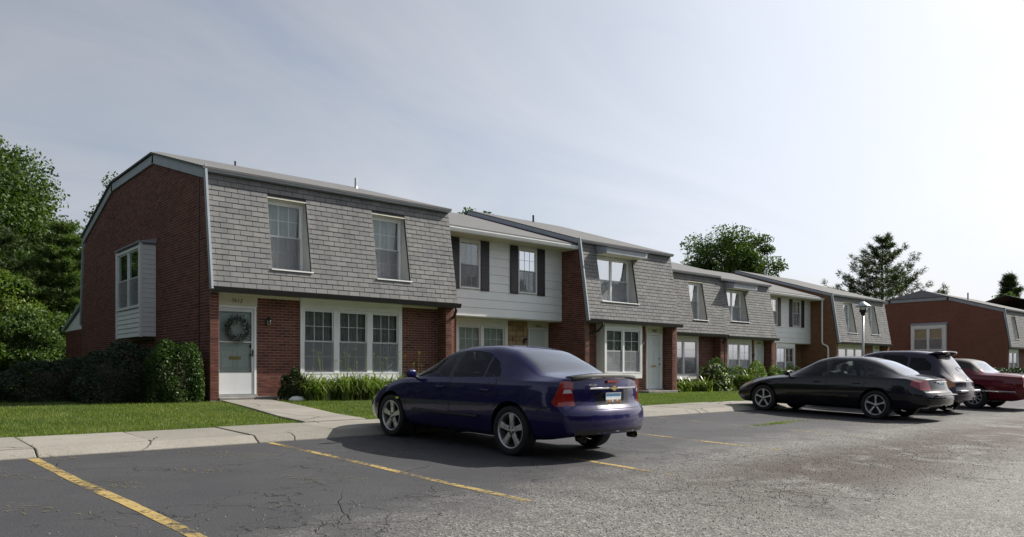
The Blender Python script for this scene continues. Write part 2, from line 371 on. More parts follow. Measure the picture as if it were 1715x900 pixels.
    bump(nt, b, h, .55, .012)
asphalt_mat()
def concrete_mat():
    m, nt, b = newmat('concrete')
    g = N(nt, 'ShaderNodeNewGeometry'); P = g.outputs['Position']; r = N(nt, 'ShaderNodeObjectInfo').outputs['Random']
    base = ramp(nt, [(0, (.19, .178, .155)), (1, (.25, .235, .205))]); nt.links.new(r, base.inputs[0])
    c = mix(nt, mrange(nt, noise(nt, P, 1.3, 7, .7), .42, .75, 0, .6), base.outputs[0], (.125, .115, .098))
    c = mix(nt, mrange(nt, noise(nt, P, 60, 3, .6), .5, .72, 0, .5), c, (.33, .315, .285))
    c = mix(nt, mrange(nt, noise(nt, P, 28, 3, .6), .56, .68, 0, .45), c, (.13, .12, .10))
    d = N(nt, 'ShaderNodeTexNoise'); d.inputs['Scale'].default_value = 2.2; d.inputs['Detail'].default_value = 6; nt.links.new(P, d.inputs['Vector'])
    mm = N(nt, 'ShaderNodeMix', data_type='VECTOR'); mm.inputs[0].default_value = .3; nt.links.new(P, mm.inputs[4]); nt.links.new(d.outputs['Color'], mm.inputs[5])
    v = N(nt, 'ShaderNodeTexVoronoi', feature='DISTANCE_TO_EDGE'); v.inputs['Scale'].default_value = .8; nt.links.new(mm.outputs[1], v.inputs['Vector'])
    k = math_(nt, 'MULTIPLY', mrange(nt, v.outputs['Distance'], .003, .010, 1, 0), mrange(nt, noise(nt, P, .6, 2), .5, .56, 0, 1))
    nt.links.new(mix(nt, k, c, (.035, .035, .028)), b.inputs['Base Color']); b.inputs['Roughness'].default_value = .9; b.inputs['Specular IOR Level'].default_value = .3
    bump(nt, b, math_(nt, 'SUBTRACT', noise(nt, P, 45, 4), math_(nt, 'MULTIPLY', k, 3)), .35, .008)
concrete_mat()
def lawn_mat():
    m, nt, b = newmat('lawn_soil')
    g = N(nt, 'ShaderNodeNewGeometry'); P = g.outputs['Position']
    r = ramp(nt, [(.3, (.030, .050, .012)), (.6, (.055, .085, .020)), (.85, (.085, .095, .03))]); nt.links.new(noise(nt, P, 2.5, 7, .7), r.inputs[0])
    nt.links.new(mix(nt, mrange(nt, noise(nt, P, 55, 3), .4, .7, 0, .6), r.outputs[0], (.02, .032, .008)), b.inputs['Base Color'])
    b.inputs['Roughness'].default_value = .95; b.inputs['Specular IOR Level'].default_value = .1; bump(nt, b, noise(nt, P, 40, 4), .8, .03)
lawn_mat()
def paint_mat(name, wear):
    m, nt, b = newmat(name)
    g = N(nt, 'ShaderNodeNewGeometry'); P = g.outputs['Position']
    r = ramp(nt, [(.3, (.26, .185, .06)), (.7, (.36, .265, .095))]); nt.links.new(noise(nt, P, 9, 6, .7), r.inputs[0])
    nt.links.new(r.outputs[0], b.inputs['Base Color']); b.inputs['Roughness'].default_value = .75
    w = math_(nt, 'ADD', math_(nt, 'MULTIPLY', noise(nt, P, 14, 8, .75), .6), math_(nt, 'MULTIPLY', noise(nt, P, 1.2, 3), .4))
    nt.links.new(mrange(nt, w, wear-.05, wear+.05, 0, 1), b.inputs['Alpha'])
paint_mat('yellow_paint', .48); paint_mat('yellow_paint_worn', .505); paint_mat('yellow_paint_faint', .545)

def sheet(name, xs, ys, zf, mat):
    v = [(x, y, zf(x, y)) for y in ys for x in xs]; nx = len(xs)
    f = [(j*nx+i, j*nx+i+1, (j+1)*nx+i+1, (j+1)*nx+i) for j in range(len(ys)-1) for i in range(nx-1)]
    me = bpy.data.meshes.new(name); me.from_pydata(v, [], f); me.update()
    return struct(link(name, me, mat, smooth=True))
sheet('asphalt_lot', [-70, -20, 0, 20, 60, 200], [-80, 1, 4, 7, 10.34], lambda x, y: zlot(y), 'asphalt')
sheet('lawn', [-90, -50] + [-20+.5*i for i in range(111)] + [40, 60, 90, 200], [11.93] + [12+.45*i for i in range(14)] + [19, 24, 40, 90], zlawn, 'lawn_soil')
sheet('terrain', [-1500, 1500], [-1500, 1500], lambda x, y: -1.75, 'lawn_soil')
sw = bpy.data.objects.new('sidewalk', None); COL.objects.link(sw); sw['kind'] = 'structure'; ORG['sidewalk'] = Vector()
slab_x = 1.62
for i in range(-8, 42):
    x0 = slab_x + 1.33*i; dz = rng.uniform(-.008, .008); g = .006
    m = MB(); z = [-.945+dz+rng.uniform(-.004, .004) for _ in range(2)] + [-.918+dz+rng.uniform(-.006, .006) for _ in range(2)]
    y0, y1 = 10.50, 11.93+rng.uniform(-.02, .02)
    m.hexa([Vector(c) for c in ((x0+g, y0, -1.3), (x0+1.33-g, y0, -1.3), (x0+1.33-g, y1, -1.3), (x0+g, y1, -1.3), (x0+g, y0, z[0]), (x0+1.33-g, y0, z[1]), (x0+1.33-g, y1, z[2]), (x0+g, y1, z[3]))])
    m.build('slab', 'concrete', sw, bevel=.012)
for i in range(-4, 22):
    x0 = slab_x + 2.66*i; dz = rng.uniform(-.006, .006)
    m = MB((0, 0, 0)); m.prism([(-10.494, -1.3), (-10.494, -.948+dz), (-10.42, -.958+dz), (-10.36, -.99), (-10.27, -1.034), (-10.27, -1.3)], x0+.008, x0+2.66-.008)
    m.build('kerb_stone', 'concrete', sw, bevel=.014)
walk = bpy.data.objects.new('front_walk', None); COL.objects.link(walk); walk['kind'] = 'structure'; ORG['front_walk'] = Vector()
for i in range(4):
    ya, yb = 11.95+1.34*i, 11.95+1.34*(i+1)-.012
    def ed(y): t = (y-11.95)/5.4; return 5.78+.56*t, 6.98+.47*t
    (a0, a1), (b0, b1) = ed(ya), ed(yb); za, zb = zlawn(6.5, ya)+.03, zlawn(6.5, yb)+.03
    m = MB(); m.hexa([Vector(c) for c in ((a0, ya, za-.2), (a1, ya, za-.2), (b1, yb, zb-.2), (b0, yb, zb-.2), (a0, ya, za), (a1, ya, za), (b1, yb, zb), (b0, yb, zb))])
    m.build('slab', 'concrete', walk, bevel=.012)
pl = bpy.data.objects.new('parking_line_markings', None); COL.objects.link(pl); pl['kind'] = 'structure'; ORG['parking_line_markings'] = Vector()
def pline(xa, xb, ya, yb, mat, w=.105):
    n = 26; v = []; f = []
    for i in range(n+1):
        t = i/n; y = ya+(yb-ya)*t; x = xa+(xb-xa)*t+.012*math.sin(t*9+xa)
        for sgn in (-1, 1): v.append((x+sgn*w/2+rng.uniform(-.006, .006), y, zlot(y)+.004))
    for i in range(n): f.append((2*i, 2*i+1, 2*i+3, 2*i+2))
    me = bpy.data.meshes.new('parking_line'); me.from_pydata(v, [], f); me.update(); link('parking_line', me, mat, pl)
pline(1.55, 1.86, 10.22, 4.9, 'yellow_paint', .11); pline(4.43, 4.60, 10.22, 5.0, 'yellow_paint', .095); pline(6.95, 6.92, 10.2, 5.0, 'yellow_paint_worn')
pline(9.95, 10.15, 10.1, 5.6, 'yellow_paint_worn'); pline(13.0, 13.1, 10.1, 5.6, 'yellow_paint_faint'); pline(16.0, 16.1, 10.1, 5.4, 'yellow_paint_faint')
pline(19.4, 19.5, 10.1, 5.4, 'yellow_paint_faint'); pline(22.8, 22.9, 10.1, 5.4, 'yellow_paint_faint')
# ------------------------------------------------------------------ townhouses
def window(h, O, a, n, p0, p1, z0, z1, ncol=1, lites=(3, 2), casing=.06, curtain='full', screen=True, depth=.8, mull=.09, mat='sash_white', blind='curtain_white', split=.5, low_lites=True):
    F = lambda: MB(O, a, n)
    m = F(); m.box(p0, p0+casing, -.08, .025, z0, z1).box(p1-casing, p1, -.08, .025, z0, z1).box(p0+casing, p1-casing, -.08, .02, z1-casing, z1).box(p0+casing, p1-casing, -.08, .035, z0, z0+casing)
    w = (p1-p0-2*casing-mull*(ncol-1))/ncol; cols = [(p0+casing+i*(w+mull), p0+casing+i*(w+mull)+w) for i in range(ncol)]
    for i in range(ncol-1): m.box(cols[i][1], cols[i+1][0], -.08, .012, z0+casing, z1-casing)
    W = m.build('window', mat, h, bevel=.004)
    a0, a1 = z0+casing, z1-casing; zm = a0+(a1-a0)*split; r = .036
    for (c0, c1) in cols:
        for (b0, b1, q, up) in ((zm-.018, a1, -.03, True), (a0, zm+.018, -.058, False)):
            s = F(); s.box(c0, c0+r, q-.012, q+.012, b0, b1).box(c1-r, c1, q-.012, q+.012, b0, b1).box(c0+r, c1-r, q-.012, q+.012, b0, b0+r).box(c0+r, c1-r, q-.012, q+.012, b1-r, b1)
            s.build('sash', mat, W)
            F().box(c0+r, c1-r, q-.003, q+.002, b0+r, b1-r).build('pane', 'window_glass', W)
            if lites and (up or low_lites):
                g = F(); nx, nz = lites
                for i in range(1, nx): x = c0+r+(c1-c0-2*r)*i/nx; g.box(x-.0055, x+.0055, q+.0025, q+.010, b0+r, b1-r)
                for j in range(1, nz):
                    z = b0+r+(b1-b0-2*r)*j/nz
                    for i in range(nx): g.box(c0+r+(c1-c0-2*r)*i/nx+.006, c0+r+(c1-c0-2*r)*(i+1)/nx-.006, q+.0025, q+.010, z-.0055, z+.0055)
                g.build('muntin_grid', mat, W)
        if screen: F().box(c0+.01, c1-.01, -.020, -.018, a0+.005, zm+.01).build('insect_screen', 'screen_mesh', W)
        if curtain:
            cz0 = a0 if curtain == 'full' else (zm if curtain == 'upper' else a0+(a1-a0)*.28)
            k = max(8, int((c1-c0)/.025)); v = []; f = []; fr = F()
            for i in range(k+1):
                x = c0+(c1-c0)*i/k; q = -.11+.016*math.sin(i*1.5+c0*3)+.008*math.sin(i*.7)
                v += [fr.P(x, q, cz0), fr.P(x, q*.6-.045, a1)]
            f = [(2*i, 2*i+2, 2*i+3, 2*i+1) for i in range(k)]
            fr.v, fr.f = v, f; fr.build('curtain', blind, W, smooth=True)
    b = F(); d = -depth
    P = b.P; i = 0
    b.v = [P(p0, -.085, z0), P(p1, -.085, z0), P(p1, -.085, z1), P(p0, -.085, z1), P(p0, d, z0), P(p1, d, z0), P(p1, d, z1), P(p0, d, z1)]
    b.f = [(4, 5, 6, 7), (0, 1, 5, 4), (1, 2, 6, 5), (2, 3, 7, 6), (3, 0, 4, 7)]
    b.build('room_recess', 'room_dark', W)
    return W
def door(h, O, a, n, p0, p1, z0, z1, slot=True, storm=False, knob='p1'):
    F = lambda: MB(O, a, n)
    m = F(); t = .055
    m.box(p0-t, p0, -.1, .03, z0, z1+t).box(p1, p1+t, -.1, .03, z0, z1+t).box(p0, p1, -.1, .03, z1, z1+t).build('door_frame', 'white_paint', h, bevel=.004)
    F().box(p0-t, p1+t, -.12, .10, z0-.05, z0-.003).build('threshold', 'galvanised', h)
    D = F().box(p0+.003, p1-.003, -.09, -.05, z0+.005, z1-.004).build('door', 'door_white', h)
    w = p1-p0; H = z1-z0; st = .105*w/.9
    rows = [(.10, .36), (.42, .74), (.80, .93)] if not storm else [(.30, .50), (.56, .76), (.82, .93)]
    for (a0, a1) in rows:
        for k in (0, 1):
            x0 = p0+st+k*(w-st)/2*1.0; x1 = x0+(w-3*st)/2
            q = F(); q.prism([(-.05, z0+H*a0), (-.05, z0+H*a1), (-.043, z0+H*a1-.03), (-.043, z0+H*a0+.03)], x0+.02, x1-.02); q.build('panel', 'door_white', D)
            q = F(); e = .012
            q.box(x0, x1, -.049, -.041, z0+H*a0-e, z0+H*a0).box(x0, x1, -.049, -.041, z0+H*a1, z0+H*a1+e).box(x0-e, x0, -.049, -.041, z0+H*a0, z0+H*a1).box(x1, x1+e, -.049, -.041, z0+H*a0, z0+H*a1)
            q.build('panel_moulding', 'door_white', D)
    kx = p1-.07 if knob == 'p1' else p0+.07
    MB().lathe(F().P(kx, -.05, z0+H*.46), [(.0, .06), (.028, .055), (.03, .035), (.012, .03), (.012, 0)], 12, n).build('door_handle', 'dark_metal', D, smooth=True)
    MB().lathe(F().P(kx, -.05, z0+H*.56), [(.0, .025), (.026, .022), (.028, 0)], 12, n).build('deadbolt', 'dark_metal', D, smooth=True)
    if slot: F().box((p0+p1)/2-.14, (p0+p1)/2+.14, -.049, -.03, z0+H*.405, z0+H*.44).build('mail_slot', 'brass', D, bevel=.004)
    if storm:
        s = F(); f = .06; q0, q1 = -.02, .012
        s.box(p0+.004, p0+f, q0, q1, z0+.006, z1-.006).box(p1-f, p1-.004, q0, q1, z0+.006, z1-.006).box(p0+f, p1-f, q0, q1, z1-f-.03, z1-.006).box(p0+f, p1-f, q0, q1, z0+.006, z0+H*.25).box(p0+f, p1-f, q0, q1, z0+H*.60, z0+H*.615)
        S = s.build('storm_door', 'storm_metal', h, bevel=.004)
        F().box(p0+f, p1-f, -.006, -.002, z0+H*.25, z0+H*.60).build('pane', 'window_glass', S); F().box(p0+f, p1-f, -.006, -.002, z0+H*.615, z1-f-.03).build('pane', 'window_glass', S)
        F().box(p1-.05, p1-.03, .012, .05, z0+H*.44, z0+H*.52).build('pull_handle', 'dark_metal', S, bevel=.004)
    return D
def lantern(h, O, a, n, p, z):
    F = MB(O, a, n); L = F.box(p-.045, p+.045, 0, .03, z-.07, z+.07).build('wall_lantern', 'dark_metal', h, bevel=.005)
    MB().lathe(MB(O, a, n).P(p, .09, z+.02), [(.0, .10), (.035, .085), (.06, .05), (.062, .03), (.05, .025)], 12).build('lantern_cap', 'dark_metal', L, smooth=True)
    MB().lathe(MB(O, a, n).P(p, .09, z+.02), [(.05, .03), (.052, -.06), (.03, -.09), (0, -.095)], 12).build('lantern_glass', 'lamp_glass', L, smooth=True)
    MB().tube([MB(O, a, n).P(p, .02, z+.04), MB(O, a, n).P(p, .06, z+.09), MB(O, a, n).P(p, .09, z+.09)], .009, 6).build('lantern_arm', 'dark_metal', L)
def number(h, txt, x, y, z, size=.12, shear=0, name='house_number', mat='number_black', rot=(math.pi/2, 0, 0)):
    c = bpy.data.curves.new('house_number', 'FONT'); c.body = txt; c.size = size; c.align_x = 'CENTER'; c.extrude = .004; c.shear = shear; c.space_character = 1.12
    t = bpy.data.objects.new('text', c); COL.objects.link(t); bpy.context.view_layer.update()
    me = bpy.data.meshes.new_from_object(t.evaluated_get(bpy.context.evaluated_depsgraph_get())); bpy.data.objects.remove(t); bpy.data.curves.remove(c); me.materials.clear()
    o = link(name, me, mat, h); o.location = Vector((x, y, z))-ORG[h.name]; o.rotation_euler = rot; return o
def recess(h, x0, x1, z0, z1, ym, Yw, curtain='full', ncol=1, lites=(3, 2), screen=True):
    """vertical window set back in the sloping mansard; ym(z) is the mansard surface"""
    e = .006
    for X, sg in ((x0, 1), (x1, -1)):
        m = MB((X, 0, 0), (1, 0, 0), (0, 1, 0)); m.prism([(ym(z0)-.002, z0-.03), (Yw+.05, z0-.03), (Yw+.05, z1), (ym(z1)-.002, z1)], -.03*(sg == 1)-.0, .03*(sg == -1)); m.build('window_cheek', 'cheek_paint', h)
    MB((0, 0, 0), (1, 0, 0), (0, 1, 0)).prism([(ym(z0)-.055, z0-.045), (Yw+.05, z0-.02), (Yw+.05, z0+.012), (ym(z0)-.055, z0-.012)], x0-.035, x1+.035).build('window_sill', 'white_paint', h, bevel=.005)
    MB((0, 0, 0), (1, 0, 0), (0, 1, 0)).prism([(ym(z1)-.006, z1), (Yw+.05, z1-.02), (Yw+.05, z1+.03), (ym(z1)-.006, z1+.03)], x0-.03, x1+.03).build('window_head', 'cream_paint', h)
    window(h, (0, Yw, 0), (1, 0, 0), (0, -1, 0), x0+.005, x1-.005, z0+.015, z1-.022, ncol, lites, .05, curtain, screen, mull=.07)
def roof_solid(h, faces, drop, mat='roof_shingle', name='roof'):
    """faces: lists of 3-D points; a sheet with thickness"""
    pts = {}; m = MB()
    def idx(p):
        k = tuple(round(c, 4) for c in p)
        if k not in pts: pts[k] = len(m.v); m.v.append(Vector(p))
        return pts[k]
    F = [[idx(p) for p in f] for f in faces]; nv = len(m.v); m.v += [v-Vector((0, 0, drop)) for v in m.v]
    ed = {}
    for f in F:
        for i in range(len(f)): e = (f[i], f[(i+1) % len(f)]); ed[e] = 1
    for f in F: m.f.append(tuple(f)); m.f.append(tuple(nv+i for i in reversed(f)))
    for (a, b) in ed:
        if (b, a) not in ed: m.f.append((a, b, b+nv, a+nv))
    return m.build(name, mat, h, fix=True)
def gable_roof(h, X0, X1, Ye, ze, Yr, zr, clipL=False, rearY=None):
    rearY = rearY or 2*Yr-Ye; s = (zr-ze)/(Yr-Ye)
    if not clipL: return roof_solid(h, [[(X0, Ye, ze), (X1, Ye, ze), (X1, Yr, zr), (X0, Yr, zr)], [(X0, Yr, zr), (X1, Yr, zr), (X1, rearY, ze), (X0, rearY, ze)]], .055)
    c = 2.15; zc = zr-s*c; xr = X0+.8
    return roof_solid(h, [[(X0, Ye, ze), (X1, Ye, ze), (X1, Yr, zr), (xr, Yr, zr), (X0, Yr-c, zc)], [(X0, Yr-c, zc), (xr, Yr, zr), (X0, Yr+c, zc)], [(X0, Yr+c, zc), (xr, Yr, zr), (X1, Yr, zr), (X1, rearY, ze), (X0, rearY, ze)]], .055)
def poly_iv(poly, holes=()):
    def f(z0, z1):
        z = (z0+z1)/2; ys = []
        for (a, b) in zip(poly, poly[1:]+poly[:1]):
            if (a[1]-z)*(b[1]-z) < 0: ys.append(a[0]+(b[0]-a[0])*(z-a[1])/(b[1]-a[1]))
        if len(ys) < 2: return []
        return free(min(ys), max(ys), holes)(z0, z1)
    return f
def end_wall(h, X, poly, side, brick, holes=(), zmin=None):
    """brick gable wall at X; poly in (Y,z); side=-1 faces -X"""
    t = .18; m = MB((X, 0, 0), (0, 1, 0), (side, 0, 0)); m.plate(poly, -t, -.004); w = m.build('end_wall', 'mortar' if brick.endswith('joined') else brick, h, fix=True)
    if brick.endswith('joined'):
        zs = [p[1] for p in poly]
        r = lay(0, zmin or min(zs), max(zs), .213, .0685, poly_iv(poly, holes), off=.05)
        joined_boxes('brickwork', brick, w, (X, 0, 0), (0, 1, 0), (side, 0, 0), (0, 0, 1), r, -.01, 0.0, gap=.013)
    return w
def trim_path(h, X, pts, width, side, name='rake_trim', mat='trim_grey', q=(.0, .045)):
    """boards along a gable's edge, inside the outline, on the wall face at X"""
    for a, b in zip(pts, pts[1:]):
        a, b = Vector((a[0], a[1])), Vector((b[0], b[1])); d = (b-a).normalized(); nrm = Vector((d.y, -d.x))*width
        if nrm.y > 0 and abs(d.y) < .9: nrm = -nrm
        ext = d*(width*.18)
        MB((X, 0, 0), (0, 1, 0), (side, 0, 0)).plate([tuple(a-ext), tuple(b+ext), tuple(b+ext+nrm), tuple(a-ext+nrm)], q[0], q[1]).build(name, mat, h, fix=True)
def shingle_rows(h, X0, X1, Yb, zg, Yt, zt, holes, mode, ext=0):
    L = math.hypot(Yt-Yb, zt-zg); u = Vector((0, (Yt-Yb)/L, (zt-zg)/L)); n = Vector((0, -(zt-zg)/L, (Yt-Yb)/L)); k = L/(zt-zg)
    phi = math.atan2(Yt-Yb, zt-zg); O = Vector((0, Yb, zg)); hs = [(a, b, (c-zg)*k, (d-zg)*k) for a, b, c, d in holes]
    m = MB(O, (1, 0, 0), n, u); wall_boxes(m, X0, X1, 0, L, -.05, -.004, hs); M = m.build('mansard', 'dark_shingle_gap', h)
    ht = L/22; r = lay(0, 0, L, .305, ht, free(X0, X1, hs), off=X0+.13)
    if mode == 'pieces': pieces('shingle', 'shingle_unit', 'shingle_piece', M, O, (-phi, 0, 0), r, .305, ht, .006, ((1, 0, 0), n, u), 300, .010, 'shingle_joined', gap=.011, sort=lambda q: q[0] if X0 < 10 else -abs(q[3]-q[2])*0+q[0])
    else: joined_boxes('shingle_field', 'shingle_joined', M, O, (1, 0, 0), n, u, r, -.004, .006, tilt=.010, gap=.011)
    return M
def gutter(h, X0, X1, Y, z, mat='black_gutter'):
    MB((0, 0, 0), (1, 0, 0), (0, -1, 0)).prism([(-Y+.0, z-.13), (-Y+.0, z), (-Y+.012, z), (-Y+.014, z-.10), (-Y+.085, z-.10), (-Y+.115, z-.01), (-Y+.13, z-.01), (-Y+.125, z-.035), (-Y+.10, z-.13)], X0, X1).build('gutter', mat, h)
def downspout(h, pts, mat, r=.04):
    MB().tube(pts, r, 8).build('downspout', mat, h, smooth=True)
def hood(h, x0, x1, z, Yf, Yback, rise):
    m = MB((0, 0, 0), (1, 0, 0), (0, 1, 0))
    m.prism([(Yf, z), (Yback+.1, z), (Yback+.1, z+.3+rise), (Yf, z+.19)], x0, x1); H = m.build('window_hood', 'trim_grey', h, fix=True)
    MB((0, 0, 0), (1, 0, 0), (0, 1, 0)).prism([(Yf+.01, z-.012), (Yback+.1, z-.012), (Yback+.1, z-.002), (Yf+.01, z-.002)], x0+.01, x1-.01).build('soffit', 'cream_paint', H)
    MB((0, 0, 0), (1, 0, 0), (0, 1, 0)).prism([(Yf-.05, z+.192), (Yback+.1, z+.302+rise), (Yback+.1, z+.33+rise), (Yf-.05, z+.212)], x0-.03, x1+.03).build('hood_roof', 'roof_shingle', H)

def mansard_house(h, X0, X1, Yb, zg, zt, Yr, zr, wins, holes_low, brick, front, dzb, mode='joined', clip=False, left='brick', depth_front=.48, endholes=(), door_gap=None, ridge_rear=None, wingR=True):
    """shell of one unit; wins=[(x0,x1,z0,z1,kind)], holes_low=[(x0,x1,z0,z1)] openings in the front wall"""
    Yt = Yb+.47; Yf = Yb+.50; Yw = Yb+.10; ym = lambda z: Yb+(z-zg)/(zt-zg)*.47
    ov = .19; sl = (zr-zt)/(Yr-Yt)
    gable_roof(h, X0-(.10 if clip else .02), X1, Yt-ov, zt-sl*ov+.05, Yr, zr+.05, clip)
    shingle_rows(h, X0, X1, Yb, zg, Yt, zt, [w[:4] for w in wins], mode)
    MB((0, 0, 0), (1, 0, 0), (0, 1, 0)).prism([(Yt-ov+.02, zt-.10), (Yt-.02, zt-.10), (Yt-.02, zt-.03), (Yt-ov+.02, zt-.045)], X0, X1).build('eave_board', 'trim_grey', h)
    for w in wins:
        recess(h, w[0], w[1], w[2], w[3], ym, Yt+.10, ncol=2 if w[4] == 'double' else 1, lites=(3, 2) if w[4] != 'double' else None)
    gutter(h, X0-.01, X1+.05, Yb, zg)
    MB().box(X0+.19, X1-.02, -Yf, -Yb-.02, zg-.10, zg-.07).build('soffit', 'cream_paint', h)
    # front wall of the ground floor with its openings, wing walls either side
    zb = dzb-.03; F = ((1, 0, 0), (0, -1, 0), (0, 0, 1)); xa, xb = X0+.20, X1-.34
    m = MB((0, Yf, 0)); wall_boxes(m, xa, xb+.14, zb, zg-.09, -.18, -.004, holes_low); W = m.build('front_wall', 'mortar', h)
    r = lay(0, zb+.10, zg-.10, .213, .0685, free(xa, xb, holes_low), off=.02)
    if mode == 'pieces' and front == 'near': pieces('brick', 'brick_unit', 'brick_piece', W, (0, Yf+.005, 0), (0, 0, 0), r, .213, .0685, .005, F, 250, 0, brick, gap=.013, sort=lambda q: q[0])
    else: joined_boxes('brickwork', brick, W, (0, Yf, 0), *F, r, -.010, 0, gap=.013)
    MB((0, Yf, 0)).box(xa, xb, -.1, .02, zb-.25, zb+.10).build('plinth', 'concrete_plinth', h)
    if wingR:
        m = MB((0, 0, 0)); m.box(X1-.34, X1-.13, -Yf-.1, -Yw-.004, zb-.2, zg-.09); Wg = m.build('wing_wall', 'mortar', h)
        r = lay(0, zb+.05, zg-.10, .213, .0685, free(X1-.34, X1-.13, []), off=X1-.34)
        joined_boxes('brickwork', brick, Wg, (0, Yw, 0), *F, r, -.010, 0, gap=.013)
        r = lay(0, zb+.05, zg-.10, .213, .0685, free(Yw+.0, Yf, []), off=.1)
        joined_boxes('side_brickwork', brick, Wg, (X1-.34, 0, 0), (0, 1, 0), (-1, 0, 0), (0, 0, 1), r, -.002, .005, gap=.013)
    # left wing front face
    r = lay(0, zb+.05, zg-.13, .213, .0685, free(X0, X0+.20, []), off=X0)
    m = MB((0, 0, 0)); m.box(X0+.005, X0+.20, -Yf-.1, -Yw-.004, zb-.25, zg-.10); Wg = m.build('wing_wall', 'mortar', h)
    if front == 'near': pieces('brick', 'brick_unit', 'brick_piece', Wg, (0, Yw+.005, 0), (0, 0, 0), r, .213, .0685, .005, F, 50, 0, brick, gap=.013, sort=lambda q: -q[3])
    else: joined_boxes('brickwork', brick, Wg, (0, Yw, 0), *F, r, -.010, 0, gap=.013)
    # gable end and rear
    rearT = 2*Yr-Yt; rearB = 2*Yr-Yb; c = 2.15; zc = zr-sl*c
    prof = [(Yw+.02, zb-.25), (Yw+.02, zg-.12), (Yb+.05, zg-.02), (Yt, zt-.06)] + ([(Yr-c, zc-.07), (Yr+c, zc-.07)] if clip else [(Yr, zr-.07)]) + [(rearT, zt-.06), (rearB-.02, zg-.3), (rearB-.02, zb-.25)]
    end_wall(h, X0, prof, -1, left, endholes, zb)
    end_wall(h, X1-.02, prof, 1, 'brick_far')
    if clip: tp = [(rearB, zg-.3), (rearT+.02, zt), (Yr+c, zc), (Yr-c, zc), (Yt-.05, zt+.0), (Yb-.0, zg-.06)]
    else: tp = [(Yr, zr), (Yt-.05, zt), (Yb, zg-.06)]
    if left == 'brick_far' and not clip: tp = tp[:1]          # flush with its neighbour: no rake boards show
    for i, (a, b) in enumerate(zip(tp, tp[1:])):
        steep = abs(b[1]-a[1]) > 1.5
        trim_path(h, X0, [a, b], .13 if steep else .24, -1, q=(.0, .05))
    MB().box(X0, X1, -rearB, -rearB+.1, zb-.25, zg).build('rear_wall', 'brick_far', h)
    m = MB((0, 0, 0), (1, 0, 0), (0, 1, 0)); m.prism([(rearB, zg-.3), (rearT, zt-.02), (rearT-.1, zt-.02), (rearB-.1, zg-.3)], X0, X1-.01); m.build('rear_mansard', 'roof_shingle', h)
    return Yt, Yf, Yw, ym

def box_window(h, Yf, x0, x1, z0, z1, proj, ncol, wz0, wz1, mat='white_paint', **k):
    """panelled frame around a ground-floor window, standing a little (or a whole bay) proud of the wall"""
    m = MB((0, Yf, 0)); wall_boxes(m, x0, x1, z0, z1, proj-.05, proj, [(x0+.06, x1-.06, wz0, wz1)])
    if proj > .1: m.box(x0, x0+.05, -.02, proj-.05, z0, z1).box(x1-.05, x1, -.02, proj-.05, z0, z1).box(x0+.05, x1-.05, -.02, proj-.05, z0, z0+.04)
    m.build('window_surround', mat, h)
    window(h, (0, Yf-proj+.03, 0), (1, 0, 0), (0, -1, 0), x0+.065, x1-.065, wz0+.005, wz1-.005, ncol, **k)
GR = 'townhouses of the long row'
XA, YN = (1, 0, 0), (0, -1, 0)
# ---- end unit
h = thing('townhouse', (6.1, 17.25, -.76), 'end townhouse of the row, slate mansard, door numbered 7612 and side bay', 'townhouse', GR)
Yt, Yf, Yw, ym = mansard_house(h, 6.1, 13.08, 17.25, 1.88, 4.66, 23.7, 6.42, [(7.57, 8.58, 2.42, 4.17, 'single'), (10.48, 11.52, 2.42, 4.17, 'single')],
    [(6.2, 7.36, -1, 1.9), (8.47, 11.50, -.45, 1.9)], 'brick_joined', 'near', -.74, 'pieces', clip=True, left='brick_joined', endholes=[(21.42, 23.85, .86, 3.4)])
MB((0, Yf, 0)).box(6.31, 7.37, -.08, .0, 1.50, 1.80).build('transom_panel', 'cream_paint', h)
MB((0, Yf, 0)).box(7.37, 8.46, -.02, .012, 1.72, 1.80).build('frieze_board', 'cream_paint', h)
MB((0, Yf, 0)).box(11.51, 12.73, -.02, .012, 1.72, 1.80).build('frieze_board', 'cream_paint', h)
door(h, (0, Yf, 0), XA, YN, 6.39, 7.28, -.61, 1.45, storm=True)
MB((0, Yf, 0)).box(6.30, 7.7, -.05, .42, -.80, -.665).build('door_step', 'concrete_plinth', h, bevel=.015)
box_window(h, Yf, 8.47, 11.49, -.34, 1.78, .04, 3, -.14, 1.55, 'white_paint', curtain='upper', blind='curtain_grey', casing=.045, mull=.16, screen=True)
lantern(h, (0, Yf, 0), XA, YN, 7.62, 1.14)
number(h, '7612', 6.86, Yf-.004, 1.585, .125, .3)
downspout(h, [(12.98, 17.19, 1.78), (12.98, 17.19, 1.66), (12.98, 17.27, 1.52), (13.03, 17.5, 1.42), (13.03, 17.6, 1.3), (13.03, 17.6, -.7)], 'black_gutter')
MB().tube([(12.7, 22.4, 5.9), (12.7, 22.4, 6.42)], .045, 10).build('vent_pipe', 'galvanised', h); MB().tube([(9.0, 23.4, 6.3), (9.0, 23.4, 6.52)], .03, 8).build('vent_pipe', 'dark_metal', h)
MB().tube([(12.7, 22.4, 5.97), (12.7, 22.4, 6.14)], [.12, .05], 10).build('pipe_flashing', 'galvanised', h)
MB((6.1, 0, 0), (0, 1, 0), (-1, 0, 0)).box(18.05, 18.08, 0.0, .012, -.6, 4.55).build('cable', 'number_black', h)
